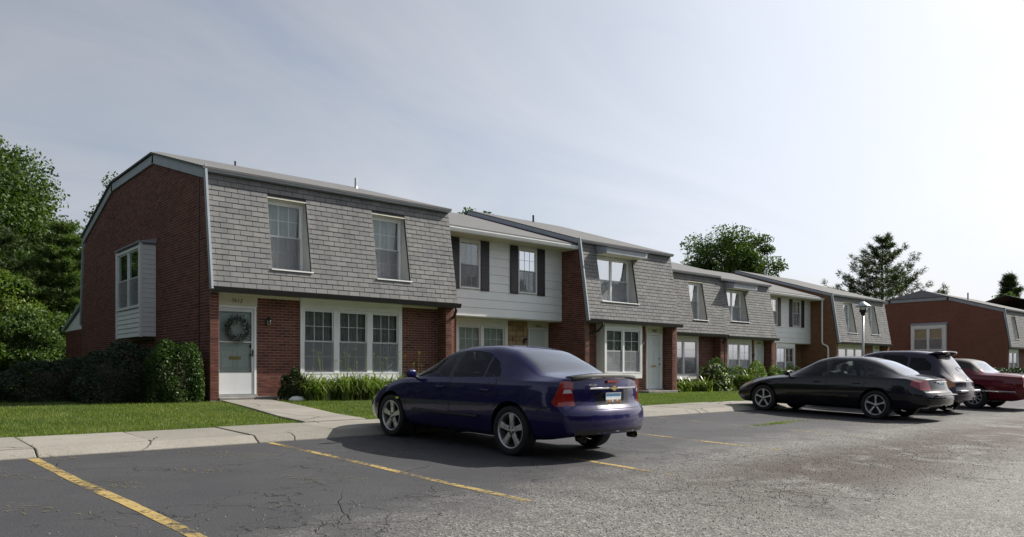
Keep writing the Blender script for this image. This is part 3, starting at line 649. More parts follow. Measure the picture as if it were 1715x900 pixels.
# side bay
fr = dict(O=(5.73, 0, 0), a=(0, 1, 0), n=(-1, 0, 0))
B = MB((6.1, 0, 0), (0, 1, 0), (-1, 0, 0)).box(21.45, 23.83, -.1, .34, .86, .90).box(21.45, 23.83, -.1, .34, 3.30, 3.36).box(21.50, 21.53, 0, .34, .9, 3.3).box(23.75, 23.78, 0, .34, .9, 3.3).build('side_bay', 'trim_grey', h)
for i in range(19):
    z0 = .87+i*.1285
    MB((6.1, 0, 0), (0, 1, 0), (-1, 0, 0)).box(21.435, 21.455-.0, 0, .37, z0, z0+.121).build('siding_board', 'siding_white', B)
for i in range(6):
    z0 = .87+i*.1285
    MB((6.1, 0, 0), (0, 1, 0), (-1, 0, 0)).prism([(.345, z0), (.385, z0), (.365, z0+.122), (.345, z0+.122)], 21.49, 23.79).build('siding_board', 'siding_white', B)
for y in (21.42, 23.77): MB((6.1, 0, 0), (0, 1, 0), (-1, 0, 0)).box(y, y+.07, .34, .41, .85, 3.36).build('corner_post', 'white_paint', B)
MB((6.1, 0, 0), (0, 1, 0), (-1, 0, 0)).prism([(-.05, 3.365), (.44, 3.365), (.44, 3.39), (-.05, 3.50)], 21.38, 23.88).build('bay_roof', 'trim_grey', B)
window(h, (5.72, 0, 0), (0, 1, 0), (-1, 0, 0), 21.50, 23.76, 1.645, 3.30, 2, None, .07, None, True, depth=.3)
# lean-to at the back
M = MB((6.12, 0, 0), (0, 1, 0), (-1, 0, 0)).plate([(30.0, -1), (32.9, -1), (32.9, 1.40), (30.0, 1.40)], -.2, -.012).build('lean_to', 'mortar', h)
joined_boxes('brickwork', 'brick_joined', M, (6.12, 0, 0), (0, 1, 0), (-1, 0, 0), (0, 0, 1), lay(0, -.8, 1.4, .213, .0685, free(30.05, 32.9, [])), -.012, 0, gap=.01)
MB((6.1, 0, 0), (0, 1, 0), (-1, 0, 0)).plate([(30.1, 1.42), (32.9, 1.42), (30.1, 2.15)], -.2, .0).build('lean_to_gable', 'white_paint', h)
MB((0, 0, 0), (1, 0, 0), (0, 1, 0)).prism([(33.15, 1.42), (30.1, 2.22), (30.1, 2.34), (33.15, 1.52)], 6.02, 9).build('lean_to_roof', 'trim_grey', h)

def siding_house(h, X0, X1, Ys, Yl, Ye, z0, z1, ze, Yr, zr, dzb, wins, nb, rearY):
    sl = (zr-ze)/(Yr-Ye)
    gable_roof(h, X0, X1-.02, Ye, ze+.04, Yr, zr+.04, rearY=rearY)
    MB((0, 0, 0), (1, 0, 0), (0, 1, 0)).prism([(Ye-.005, ze-.16), (Ye+.03, ze-.16), (Ye+.03, ze-.065), (Ye-.005, ze-.065)], X0, X1-.02).build('fascia', 'white_paint', h)
    MB((0, 0, 0), (1, 0, 0), (0, -1, 0)).prism([(-Ye+.007, ze-.15), (-Ye+.007, ze-.03), (-Ye+.10, ze-.03), (-Ye+.10, ze-.06), (-Ye+.07, ze-.15)], X0, X1-.02).build('gutter', 'white_paint', h)
    MB((0, 0, 0), (1, 0, 0), (0, 1, 0)).prism([(Ye+.035, ze-.16), (Ys+.03, ze-.16), (Ys+.03, ze-.13), (Ye+.035, ze-.13)], X0, X1-.02).build('soffit', 'cream_paint', h)
    holes = [(w[0], w[1], w[2], w[3]) for w in wins]; ht = (z1-z0)/nb
    m = MB((0, Ys, 0)); wall_boxes(m, X0, X1-.02, z0, z1, -.12, -.022, holes); up = m.build('upper_wall', 'white_paint', h)
    for i in range(nb):
        a = z0+i*ht
        for (i0, i1) in free(X0, X1-.025, holes)(a+.01, a+ht-.01):
            MB((0, Ys, 0)).prism([(-.02, a+.002), (.006, a+.002), (-.008, a+ht-.004), (-.02, a+ht-.004)], i0, i1).build('siding_board', 'siding_white', up)
    MB((0, Ys, 0)).box(X0, X1-.03, -(Yl-Ys)-.1, -.02, z0-.03, z0-.004).build('overhang_soffit', 'cream_paint', h)
    for w in wins:
        window(h, (0, Ys-.0, 0), XA, YN, w[0]+.004, w[1]-.004, w[2]+.004, w[3]-.004, 1, (3, 2), .045, w[4], True)
        for s0 in (w[0]-.36, w[1]+.01):
            S = MB((0, Ys, 0)).box(s0, s0+.35, .007, .03, w[2]-.03, w[3]+.03).build('shutter', 'shutter_black', h)
            for k in range(22):
                z = w[2]+.04+k*(w[3]-w[2]-.08)/22
                if k == 11: continue
                MB((0, Ys, 0)).prism([(.0305, z), (.040, z), (.0305, z+.05)], s0+.04, s0+.31).build('slat', 'shutter_black', S)
    MB().box(X0, X1, -rearY, -rearY+.1, -1.5, ze).build('rear_wall', 'brick_far', h)
    MB().box(X0, X1-.03, -Yr-.2, -Yr, -1.5, ze).build('party_wall', 'room_dark', h)
# ---- second unit
h = thing('townhouse', (13.1, 18.44, -.85), 'townhouse with white siding upper floor, black shutters and a stone panel by the door', 'townhouse', GR)
siding_house(h, 13.10, 18.55, 18.44, 19.13, 17.75, 1.66, 4.10, 4.22, 23.7, 6.12, -.8, [(14.04, 14.87, 2.50, 4.02, 'upper'), (16.48, 17.33, 2.50, 4.02, 'upper')], 9, 29.6)
m = MB((0, 19.13, 0)); wall_boxes(m, 13.1, 18.54, -1.0, 1.64, -.15, -.02, [(14.48, 16.53, -.3, 1.5), (17.58, 18.50, -.75, 1.42)]); W = m.build('front_wall', 'mortar', h)
r = lay(0, -.75, 1.62, .33, .17, free(16.60, 17.52, []), off=.0)
for (a0, a1, b0, b1) in r:
    if rng.random() < .25 and a1-a0 > .2: cut = [(a0, (a0*.4+a1*.6), b0, b1), (a0*.4+a1*.6, a1, b0, b1)]
    else: cut = [(a0, a1, b0, b1)]
    for (c0, c1, d0, d1) in cut:
        q = rng.uniform(.0, .03); MB((0, 19.13, 0)).box(c0+.008, c1-.008, -.02, q, d0+.008, d1-.008).build('stone', 'stone_piece', W, bevel=.012)
joined_boxes('brickwork', 'brick_joined', W, (0, 19.13, 0), XA, YN, (0, 0, 1), lay(0, -.8, 1.62, .213, .0685, free(13.15, 14.42, [])), -.02, 0, gap=.01)
box_window(h, 19.13, 14.42, 16.59, -.35, 1.63, .05, 2, -.2, 1.46, 'white_paint', lites=(3, 4), casing=.05, mull=.13, curtain='full', screen=False, split=.97)
MB((0, 19.13, 0)).box(17.53, 18.54, -.05, .012, 1.40, 1.63).build('transom_panel', 'cream_paint', h)
door(h, (0, 19.13, 0), XA, YN, 17.62, 18.46, -.66, 1.37, knob='p0')
number(h, '7610', 18.04, 19.115, 1.46, .12)
lantern(h, (0, 19.10, 0), XA, YN, 17.36, .95)
# ---- third unit
h = thing('townhouse', (18.55, 17.25, -.9), 'townhouse with hooded double dormer window, door numbered 7608 and white box bay', 'townhouse', GR)
Yt, Yf, Yw, ym = mansard_house(h, 18.55, 23.72, 17.25, 1.70, 4.42, 23.7, 6.32, [(19.42, 21.36, 2.36, 3.96, 'double')], [(19.54, 21.62, -.4, 1.7), (22.28, 23.30, -1, 1.7)],
    'brick_joined', 'mid', -.90, 'pieces', left='brick_joined')
hood(h, 19.45, 21.66, 4.0, 17.18, 17.66, .02)
box_window(h, Yf, 19.56, 21.60, -.34, 1.58, .38, 2, -.17, 1.42, 'white_paint', lites=(2, 2), casing=.05, mull=.10, curtain='full')
MB((0, Yf, 0)).box(22.28, 23.31, -.08, .0, 1.33, 1.62).build('transom_panel', 'cream_paint', h)
door(h, (0, Yf, 0), XA, YN, 22.36, 23.2, -.76, 1.28)
MB((0, Yf, 0)).box(21.85, 23.6, -.05, .5, -1.0, -.815).build('door_step', 'concrete_plinth', h, bevel=.015)
number(h, '7608', 22.78, Yf-.004, 1.40, .13); lantern(h, (0, Yf, 0), XA, YN, 21.98, .95)
downspout(h, [(19.25, 17.19, 1.60), (19.25, 17.19, 1.48), (19.2, 17.35, 1.30), (18.9, 17.62, 1.18), (18.85, 17.68, 1.0), (18.85, 17.68, -.85)], 'black_gutter')
MB().tube([(21.6, 23.2, 6.1), (21.6, 23.2, 6.5)], .04, 8).build('vent_pipe', 'dark_metal', h)
# ---- fourth unit, set back
h = thing('townhouse', (23.74, 19.4, -1), 'plain slate mansard townhouse next to the one numbered 7608, with a paired ground floor window', 'townhouse', GR)
Yt, Yf, Yw, ym = mansard_house(h, 23.74, 30.25, 19.4, 1.58, 4.31, 25.85, 6.05, [(27.78, 28.87, 2.19, 3.88, 'single'), (24.6, 25.6, 2.19, 3.88, 'single')], [(26.5, 28.72, -.6, 1.7), (24.3, 25.3, -1.2, 1.7)],
    'brick_joined', 'mid', -.98, left='brick_far')
box_window(h, Yf, 26.52, 28.70, -.46, 1.46, .04, 2, -.28, 1.28, 'white_paint', lites=(1, 2), casing=.05, mull=.12, blind='curtain_grey', curtain='full', low_lites=False)
door(h, (0, Yf, 0), XA, YN, 24.36, 25.22, -.86, 1.18)
MB((0, Yf, 0)).box(24.3, 25.3, -.08, 0, 1.24, 1.46).build('transom_panel', 'cream_paint', h)
downspout(h, [(30.12, 19.34, 1.48), (30.12, 19.34, 1.36), (30.10, 19.45, 1.22), (30.05, 19.7, 1.1), (30.05, 19.75, .95), (30.05, 19.75, -.95)], 'black_gutter')
# ---- fifth unit
h = thing('townhouse', (30.26, 19.4, -1), 'narrow townhouse with hooded double dormer window and door numbered 7604', 'townhouse', GR)
Yt, Yf, Yw, ym = mansard_house(h, 30.26, 34.74, 19.4, 1.53, 4.22, 25.85, 6.0, [(30.78, 32.35, 2.25, 3.74, 'double')], [(30.98, 33.14, -.7, 1.7), (33.42, 34.32, -1.3, 1.7)],
    'brick_joined', 'mid', -1.0, left='brick_far')
hood(h, 30.72, 32.75, 3.78, 19.32, 19.83, .02)
box_window(h, Yf, 31.0, 33.12, -.54, 1.42, .06, 2, -.36, 1.24, 'white_paint', lites=(2, 2), casing=.05, mull=.12, blind='curtain_grey', curtain='full', low_lites=False)
MB((0, Yf, 0)).box(33.42, 34.33, -.08, 0, 1.16, 1.42).build('transom_panel', 'cream_paint', h)
door(h, (0, Yf, 0), XA, YN, 33.5, 34.24, -.94, 1.12); number(h, '7604', 33.88, Yf-.004, 1.24, .13); lantern(h, (0, Yf, 0), XA, YN, 33.27, .62)
# ---- sixth unit
h = thing('townhouse', (34.76, 20.98, -1), 'townhouse with white siding upper floor and black shutters beside the tan brick unit', 'townhouse', GR)
siding_house(h, 34.76, 41.32, 20.98, 21.57, 20.25, 1.43, 3.93, 4.02, 25.85, 5.86, -1, [(36.9, 37.58, 2.36, 3.84, 'upper'), (39.22, 40.16, 2.36, 3.84, 'upper')], 9, 31.7)
m = MB((0, 21.57, 0)); wall_boxes(m, 34.8, 41.3, -1.3, 1.42, -.15, 0, [(37.62, 39.52, -.5, 1.2)]); m.build('front_wall', 'tan_brick_far', h)
box_window(h, 21.57, 37.55, 39.6, -.6, 1.40, .55, 2, -.45, 1.2, 'white_paint', lites=(2, 2), casing=.05, mull=.12, blind='curtain_grey', curtain='full', low_lites=False)
downspout(h, [(41.2, 20.25, 3.9), (41.2, 20.25, 1.5), (41.2, 20.2, 1.4), (41.2, 19.95, 1.28), (41.2, 19.9, 1.15), (41.2, 19.9, -.9)], 'white_paint', .05)
# ---- seventh unit
h = thing('townhouse', (41.33, 19.4, -1), 'slate mansard townhouse with tan brick side wall behind the lamp post', 'townhouse', GR)
Yt, Yf, Yw, ym = mansard_house(h, 41.33, 48.5, 19.4, 1.52, 4.24, 25.85, 6.1, [(42.76, 43.91, 2.08, 3.83, 'single'), (45.83, 47.0, 2.08, 3.83, 'single')], [(42.2, 45.75, -.7, 1.6), (47.0, 47.95, -1.3, 1.6)],
    'tan_brick_joined', 'mid', -1.0, left='tan_brick_far')
box_window(h, Yf, 42.3, 45.7, -.5, 1.42, .04, 3, -.35, 1.22, 'cream_paint', lites=None, casing=.05, mull=.12, blind='curtain_grey', curtain='full')
MB((0, Yf, 0)).box(47.0, 47.95, -.08, 0, 1.16, 1.42).build('transom_panel', 'cream_paint', h)
door(h, (0, Yf, 0), XA, YN, 47.08, 47.86, -.94, 1.12); number(h, '7600', 47.48, Yf-.004, 1.24, .12)
MB().tube([(44.2, 25.5, 5.9), (44.2, 25.5, 6.35)], .05, 8).build('vent_pipe', 'galvanised', h)
# ---- the next block across the gap
h = thing('townhouse', (62.5, 16.8, -1), 'separate brick townhouse block beyond the row with hipped gable and white side window', 'townhouse')
Yt, Yf, Yw, ym = mansard_house(h, 62.5, 76, 16.8, 1.60, 4.38, 23.0, 6.15, [(64.0, 65.1, 2.2, 3.9, 'single'), (68, 69.1, 2.2, 3.9, 'single')], [(63.0, 66.3, -.6, 1.7)],
    'brick_joined', 'mid', -1.0, clip=True, left='brick_far')
box_window(h, Yf, 63.0, 66.25, -.5, 1.45, .04, 3, -.35, 1.25, 'white_paint', lites=None, casing=.05, mull=.12, curtain='full')
B = MB((62.5, 0, 0), (0, 1, 0), (-1, 0, 0)); wall_boxes(B, 20.93, 23.42, 1.2, 3.38, .25, .30, [(21.1, 23.25, 1.42, 3.16)]); B.box(20.93, 20.99, 0, .25, 1.2, 3.38).box(23.36, 23.42, 0, .25, 1.2, 3.38); B = B.build('side_bay', 'white_paint', h)
MB((62.5, 0, 0), (0, 1, 0), (-1, 0, 0)).prism([(0, 3.385), (.36, 3.385), (.36, 3.42), (0, 3.55)], 20.88, 23.47).build('bay_roof', 'trim_grey', B)
window(h, (62.2, 0, 0), (0, 1, 0), (-1, 0, 0), 21.11, 23.24, 1.43, 3.15, 2, None, .07, 'full', True, depth=.25, blind='blind_cream', mull=.16)
MB().tube([(66, 20.6, 5.3), (66, 20.6, 6.0)], .05, 8).build('vent_pipe', 'dark_metal', h)
h = thing('townhouse', (90, 17, -1), 'far townhouse roof rising behind the separate brick block', 'townhouse')
gable_roof(h, 84, 104, 16.6, 5.1, 23, 7.2); MB().box(84, 104, -29.2, -16.9, -1.2, 5.0).build('wall', 'brick_far', h)
# ------------------------------------------------------------------ cars (local x: nose 0 -> tail L, y: right positive, z: up from the ground)
def car_paint(name, col, flake=.25, rough=.28):
    m, nt, b = newmat(name)
    g = N(nt, 'ShaderNodeTexCoord'); n = noise(nt, g.outputs['Object'], 2.5, 5); n2 = noise(nt, g.outputs['Object'], 180, 1)
    dusty = mix(nt, mrange(nt, n, .45, .8, 0, .05), col, (.16, .15, .14))
    nt.links.new(mix(nt, mrange(nt, n2, .5, .7, 0, flake), dusty, tuple(min(1, c*2.2+.004) for c in col)), b.inputs['Base Color'])
    b.inputs['Metallic'].default_value = .15; b.inputs['Specular IOR Level'].default_value = .12; nt.links.new(mrange(nt, n, .3, .7, rough-.05, rough+.08), b.inputs['Roughness'])
    b.inputs['Coat Weight'].default_value = .75; b.inputs['Coat Roughness'].default_value = .03
car_paint('paint_blue', (.010, .008, .056)); car_paint('paint_black', (.006, .006, .010)); car_paint('paint_plum', (.020, .017, .034)); car_paint('paint_maroon', (.10, .007, .012))
simple('tyre_rubber', (.012, .012, .012), .85, bmp=.2); simple('alloy', (.52, .53, .54), .32, .85, var=.06); simple('brake_dark', (.02, .02, .02), .7, .5)
simple('black_plastic', (.010, .010, .011), .5); simple('seam_black', (.002, .002, .002), .8); simple('chrome', (.75, .76, .78), .12, 1, var=.03); simple('silver_plastic', (.26, .26, .29), .35, .3)
simple('vinyl_roof', (.012, .012, .013), .7, bmp=.3); simple('seat_grey', (.10, .10, .105), .9); simple('steel_under', (.03, .03, .03), .8)
simple('plate_pale', (.62, .70, .74), .4, var=.06, scale=8); simple('plate_gold', (.45, .22, .06), .5); simple('plate_blue', (.05, .16, .32), .5); simple('gold_badge', (.62, .50, .22), .3, .8)
def lamp_mat(name, col):
    m, nt, b = newmat(name); v = coords(nt, (1, 1, 30)); w = N(nt, 'ShaderNodeTexWave', bands_direction='Z'); w.inputs['Scale'].default_value = 1.0; nt.links.new(v, w.inputs['Vector'])
    nt.links.new(mix(nt, w.outputs[1], tuple(c*.6 for c in col), col), b.inputs['Base Color']); b.inputs['Roughness'].default_value = .15; b.inputs['Coat Weight'].default_value = 1
lamp_mat('red_lens', (.30, .012, .015)); lamp_mat('clear_lens', (.55, .56, .58)); lamp_mat('amber_lens', (.40, .12, .02)); lamp_mat('head_lens', (.42, .44, .46))

def pch(pts, x):
    """monotone-ish cubic through profile points"""
    xs = [p[0] for p in pts]; ys = [p[1] for p in pts]
    if x <= xs[0]: return ys[0]
    if x >= xs[-1]: return ys[-1]
    i = max(k for k in range(len(xs)-1) if xs[k] <= x); h = xs[i+1]-xs[i]; t = (x-xs[i])/h
    def sl(k):
        if k == 0: return (ys[1]-ys[0])/(xs[1]-xs[0])
        if k == len(xs)-1: return (ys[-1]-ys[-2])/(xs[-1]-xs[-2])
        a, b = (ys[k]-ys[k-1])/(xs[k]-xs[k-1]), (ys[k+1]-ys[k])/(xs[k+1]-xs[k])
        return 0 if a*b <= 0 else 2*a*b/(a+b)
    m0, m1 = sl(i), sl(i+1)
    return (2*t**3-3*t*t+1)*ys[i]+(t**3-2*t*t+t)*h*m0+(-2*t**3+3*t*t)*ys[i+1]+(t**3-t*t)*h*m1
def car_shell(C):
    """closed skin of the car as a bmesh"""
    L, W = C['L'], C['W']; bm = bmesh.new(); xs = []; n = C.get('n', 84)
    for i in range(n+1): t = i/n; xs.append(L*(t+ .06*math.sin(4*math.pi*t)/ (4*math.pi)*-1))
    rings = []
    for x in xs:
        zb, zs, zt = pch(C['zb'], x), pch(C['zs'], x), pch(C['zt'], x); wl, wt = pch(C['wl'], x), pch(C['wt'], x)
        zs = min(zs, zt-.03); ws = wl*C.get('belt', .955)
        if 'ws' in C: ws = pch(C['ws'], x)
        p = [(0, zb+.03), (wl*.5, zb+.02), (wl*.86, zb)]
        for j in range(1, 15):
            s = j/14; z = zb+(zs-zb)*s; c = .58
            y = wl-(.10 if s < c else 0)*wl*((c-s)/c)**2.2 if s < c else wl-(wl-ws)*((s-c)/(1-c))**1.8
            p.append((y, z))
        cr = min(.055, (zt-zs)*.3); ze = zt-cr; A, B = Vector((ws, zs)), Vector((wt, ze)); Q1 = A.lerp(B, .82); Q2 = Vector((wt*.80, zt-cr*.30))
        k = 9
        for j in range(1, k+1): q = A.lerp(Q1, j/k); bow = .022*math.sin(math.pi*j/k*.8)*min(1, (zt-zs)/.4); p.append((q.x+bow, q.y))
        q0 = Vector(p[-1])
        for j in range(1, 7): t = j/6; q = q0*(1-t)**2+Vector((wt*1.0, ze+cr*.45))*2*t*(1-t)+Q2*t*t; p.append((q.x, q.y))
        for j in range(1, 6): t = j/5; p.append((Q2.x*(1-t), Q2.y+(zt-Q2.y)*(1-(1-t)**2)))
        rings.append(p)
    m = len(rings[0])
    def warp(x, y, z):
        t = x/L; wy = min(1, abs(y)/(W/2))
        r = C['rear'](z)+C.get('rplan', .27)*wy**2.6; f = C['front'](z)+C.get('fplan', .38)*wy**2.6
        return Vector((x - r*max(0, (t-.72)/.28)**2.2 + f*max(0, (.26-t)/.26)**2.0, y, z))
    V = [[[None]*m for _ in rings] for _ in (0, 1)]
    for i, p in enumerate(rings):
        for j, (y, z) in enumerate(p):
            if y == 0: V[0][i][j] = V[1][i][j] = bm.verts.new(warp(xs[i], 0, z))
            else:
                for s in (0, 1): V[s][i][j] = bm.verts.new(warp(xs[i], y*(1 if s else -1), z))
    for s in (0, 1):
        for i in range(len(rings)-1):
            for j in range(m-1):
                f = [V[s][i][j], V[s][i+1][j], V[s][i+1][j+1], V[s][i][j+1]]
                bm.faces.new(f if s == 0 else f[::-1])
    for i, fl in ((0, 1), (len(rings)-1, 0)):        # nose and tail
        cs = [-1, -.93, -.8, -.6, -.4, -.2, 0, .2, .4, .6, .8, .93, 1]; G = []
        for j, (y, z) in enumerate(rings[i]):
            if y == 0: G.append([V[0][i][j]]*len(cs)); continue
            G.append([V[0][i][j]]+[bm.verts.new(warp(xs[i], y*c, z)) for c in cs[1:-1]]+[V[1][i][j]])
        for j in range(m-1):
            for k in range(len(cs)-1):
                f = []
                for v in (G[j][k], G[j][k+1], G[j+1][k+1], G[j+1][k]):
                    if v not in f: f.append(v)
                if len(f) > 2: bm.faces.new(f if fl == 0 else f[::-1])
    bmesh.ops.recalc_face_normals(bm, faces=bm.faces)
    for f in bm.faces: f.smooth = True
    return bm
def inside(poly, x, y):
    c = False
    for (x0, y0), (x1, y1) in zip(poly, poly[1:]+poly[:1]):
        if (y0 > y) != (y1 > y) and x < (x1-x0)*(y-y0)/(y1-y0)+x0: c = not c
    return c
def stamp(bm, lay_, pid, poly, view, cond):
    """cut the outline `poly` into the skin (view 'side' = x,z; 'end' = y,z; 'top' = x,y) and give the faces inside it the part id"""
    A = {'side': (0, 2), 'end': (1, 2), 'top': (0, 1)}[view]; ax = ({0, 1, 2}-set(A)).pop()
    lo = [min(p[i] for p in poly)-.01 for i in (0, 1)]; hi = [max(p[i] for p in poly)+.01 for i in (0, 1)]
    def sel():
        out = []
        for f in bm.faces:
            c = f.calc_center_median()
            if not cond(c, f.normal): continue
            u = [v.co[A[0]] for v in f.verts]; w = [v.co[A[1]] for v in f.verts]
            if max(u) > lo[0] and min(u) < hi[0] and max(w) > lo[1] and min(w) < hi[1]: out.append(f)
        return out
    for (a, b) in zip(poly, poly[1:]+poly[:1]):
        fs = sel(); nrm = Vector((0, 0, 0)); nrm[A[0]] = b[1]-a[1]; nrm[A[1]] = -(b[0]-a[0])
        if nrm.length < 1e-6: continue
        co = Vector((0, 0, 0)); co[A[0]], co[A[1]] = a
        g = set(fs)
        for f in fs: g.update(f.edges); g.update(f.verts)
        bmesh.ops.bisect_plane(bm, geom=list(g), dist=1e-5, plane_co=co, plane_no=nrm.normalized())
    for f in sel():
        c = f.calc_center_median()
        if inside(poly, c[A[0]], c[A[1]]): f[lay_] = pid
def strip(a, b, w):
    a, b = Vector(a), Vector(b); n = (b-a).normalized(); n = Vector((-n.y, n.x))*w/2
    return [tuple(a+n), tuple(b+n), tuple(b-n), tuple(a-n)]
def wheel(car, x, y, r, rim, w, side, style):
    """side=-1 left, 1 right; wheel > tyre, rim, disc"""
    ax = (0, side, 0); o0 = ORG[car.name]; c = Vector((x, y, r))+o0
    T = MB().lathe(c, [(rim*.98, -w*.45), (rim*1.03, -w*.48), (r*.93, -w*.5), (r*.985, -w*.44), (r, -w*.3), (r, w*.3), (r*.985, w*.42), (r*.93, w*.49), (rim*1.06, w*.47), (rim*1.0, w*.42), (rim*.97, w*.38)], 40, ax).build('wheel', 'tyre_rubber', car, smooth=True)
    MB().lathe(c, [(rim*1.02, w*.40), (rim*1.0, w*.43), (rim*.95, w*.42), (rim*.92, w*.33), (rim*.90, -w*.3)], 40, ax).build('rim', 'alloy', T, smooth=True)
    MB().lathe(c, [(rim*.9, -w*.05), (.0, -w*.05)], 24, ax).build('wheel_back', 'brake_dark', T); MB().lathe(c, [(rim*.62, w*.0), (rim*.62, w*.03), (.0, w*.03)], 24, ax).build('brake_disc', 'brake_dark', T)
    U = Vector((1, 0, 0)); Vv = Vector((0, 0, 1)); ns = style['n']; tw = style.get('rot', .3)
    m = MB()
    for k in range(ns):
        an = 2*math.pi*k/ns+tw; d = U*math.cos(an)+Vv*math.sin(an); t = -U*math.sin(an)+Vv*math.cos(an); A = Vector(ax)
        prof = [(.10, style['w0'], .30), (.55, style['w1'], .345), (.96, style['w2'], .36)]
        for (r0, w0, h0), (r1, w1, h1) in zip(prof, prof[1:]):
            q = []
            for hh in (-.06, 1):
                for (rr, ww, h) in ((r0, w0, h0), (r1, w1, h1)):
                    for sg in (-1, 1): q.append(c+d*rim*rr+t*rim*ww*sg*(1 if hh < 0 else .82)+A*w*(h+(0 if hh == 1 else -.16)))
            m.hexa([q[0], q[1], q[3], q[2], q[4], q[5], q[7], q[6]])
    m.build('spokes', 'alloy', T, bevel=.006, fix=True)
    MB().lathe(c, [(rim*.24, w*.18), (rim*.23, w*.31), (rim*.17, w*.345), (0, w*.35)], 20, ax).build('hub_cap', 'alloy', T, smooth=True)
    for k in range(5):
        an = 2*math.pi*k/5+tw+.63; p = c+(U*math.cos(an)+Vv*math.sin(an))*rim*.19+Vector(ax)*w*.33
        MB().lathe(p, [(.011, 0), (.011, .012), (0, .013)], 8, ax).build('lug_nut', 'brake_dark', T)
def make_car(C, name, label, X, Yf, rz=0):
    """X: centre line, Yf: nose; the car faces +Y"""
    car = thing(name, (X, Yf, zlot(Yf-C['L']/2)+(zlot(Yf)-zlot(Yf-C['L']/2))), label, 'car', 'cars parked along the kerb')
    car.rotation_euler = (0, 0, 0); o0 = Vector((0, 0, 0)); keep = ORG[car.name].copy(); ORG[car.name] = o0
    bm = car_shell(C); ly = bm.faces.layers.int.new('part'); L, W = C['L'], C['W']
    names = {0: ('body', C['paint'])}; sides = {'L': lambda c: c.y < -.25, 'R': lambda c: c.y > .25, 'B': lambda c: c.x > L*.60, 'F': lambda c: c.x < L*.5}
    pid = 0
    for (nm, mat, poly, view, where) in C['stamps']:
        for wv in where:
            pid += 1; names[pid] = (nm, mat); P = poly
            if view == 'side': cond = (lambda c, n, f=sides[wv]: f(c) and c.z > .12 and abs(c.y) > .48 and abs(n.y) > .42)
            elif view == 'end': cond = (lambda c, n, f=sides[wv], x0=C.get('endx', L-.55): f(c) and ((c.x > x0 and n.x > .42) if wv == 'B' else c.x < .6))
            else: cond = (lambda c, n: c.z > C.get('topz', .62))
            stamp(bm, ly, pid, P, view, cond)
    rad = C['arch']
    for xa in C['axles']:
        circ = [(xa+rad*math.cos(2*math.pi*k/26), C['r']+.015+rad*math.sin(2*math.pi*k/26)) for k in range(26)]
        for s in 'LR': stamp(bm, ly, -1, circ, 'side', lambda c, n, f=sides[s]: f(c) and abs(c.y) > W*.30)
    bmesh.ops.delete(bm, geom=[f for f in bm.faces if f[ly] == -1], context='FACES')
    parts = {}
    for k, (nm, mat) in names.items():
        fs = [f for f in bm.faces if f[ly] == k]
        if not fs: continue
        idx = {}; v = []; F = []
        for f in fs:
            r = []
            for q in f.verts:
                if q not in idx: idx[q] = len(v); v.append(tuple(q.co))
                r.append(idx[q])
            F.append(r)
        me = bpy.data.meshes.new(nm); me.from_pydata(v, [], F); me.update()
        parts[k] = link(nm, me, mat, car, smooth=True)
        parts.setdefault(nm, []).append(parts[k])
    bm.free()
    for xa in C['axles']:
        for s in (-1, 1):
            wheel(car, xa, s*(W/2-C.get('inset', .115)), C['r'], C['rim'], C.get('tw', .215), s, C['spokes'])
            m = MB(); k = 20                                    # wheel well and arch lip
            for i in range(k+1):
                an = -.25+(math.pi+.5)*i/k
                for yy in (W*.22, W/2-.03): m.v.append(Vector((xa+rad*1.0*math.cos(an), s*yy, C['r']+.015+rad*math.sin(an))))
            m.f = [(2*i, 2*i+1, 2*i+3, 2*i+2) for i in range(k)]; i0 = len(m.v)
            m.v += [Vector((xa+rad*1.02*math.cos(-.25+(math.pi+.5)*i/k), s*W*.22, C['r']+rad*1.02*math.sin(-.25+(math.pi+.5)*i/k))) for i in range(k+1)]; m.f.append(tuple(range(i0, i0+k+1)))
            m.build('wheel_well', 'black_plastic', car)
    MB().box(.6, L-.95, -W*.36, W*.36, .20, .27).build('underbody', 'steel_under', car)
    for sgy in (-.36, .36):                                     # front seats, rear bench, dash, steering wheel
        for xo in (C['seat'],):
            S = MB((0, sgy, 0)).box(xo-.05, xo+.42, -.23, .23, .36, .50).build('front_seat', 'seat_grey', car, bevel=.04)
            MB((0, sgy, 0), (1, 0, 0), (0, 1, 0)).plate([(xo+.36, .48), (xo+.50, .48), (xo+.66, 1.02), (xo+.56, 1.03)], -.22, .22).build('seat_back', 'seat_grey', S, bevel=.04)
            MB((0, sgy, 0), (1, 0, 0), (0, 1, 0)).plate([(xo+.59, 1.05), (xo+.69, 1.05), (xo+.72, 1.22), (xo+.64, 1.22)], -.12, .12).build('head_rest', 'seat_grey', S, bevel=.03)
    MB((0, 0, 0), (1, 0, 0), (0, 1, 0)).plate([(C['seat']+1.25, .40), (C['seat']+1.45, .40), (C['seat']+1.72, 1.0), (C['seat']+1.62, 1.0)], -.62, .62).build('rear_bench', 'seat_grey', car, bevel=.04)
    MB().box(C['seat']-.75, C['seat']-.45, -.66, .66, .62, .90).build('dashboard', 'black_plastic', car, bevel=.05)
    sw_ = MB(); cc = Vector((C['seat']-.32, -.36, .86)); d = Vector((.9, 0, .42)).normalized(); e1 = Vector((0, 1, 0)); e2 = d.cross(e1)
    sw_.tube([cc+(e1*math.cos(2*math.pi*i/20)+e2*math.sin(2*math.pi*i/20))*.18 for i in range(21)], .015, 6, cap=False).build('steering_wheel', 'black_plastic', car, smooth=True)
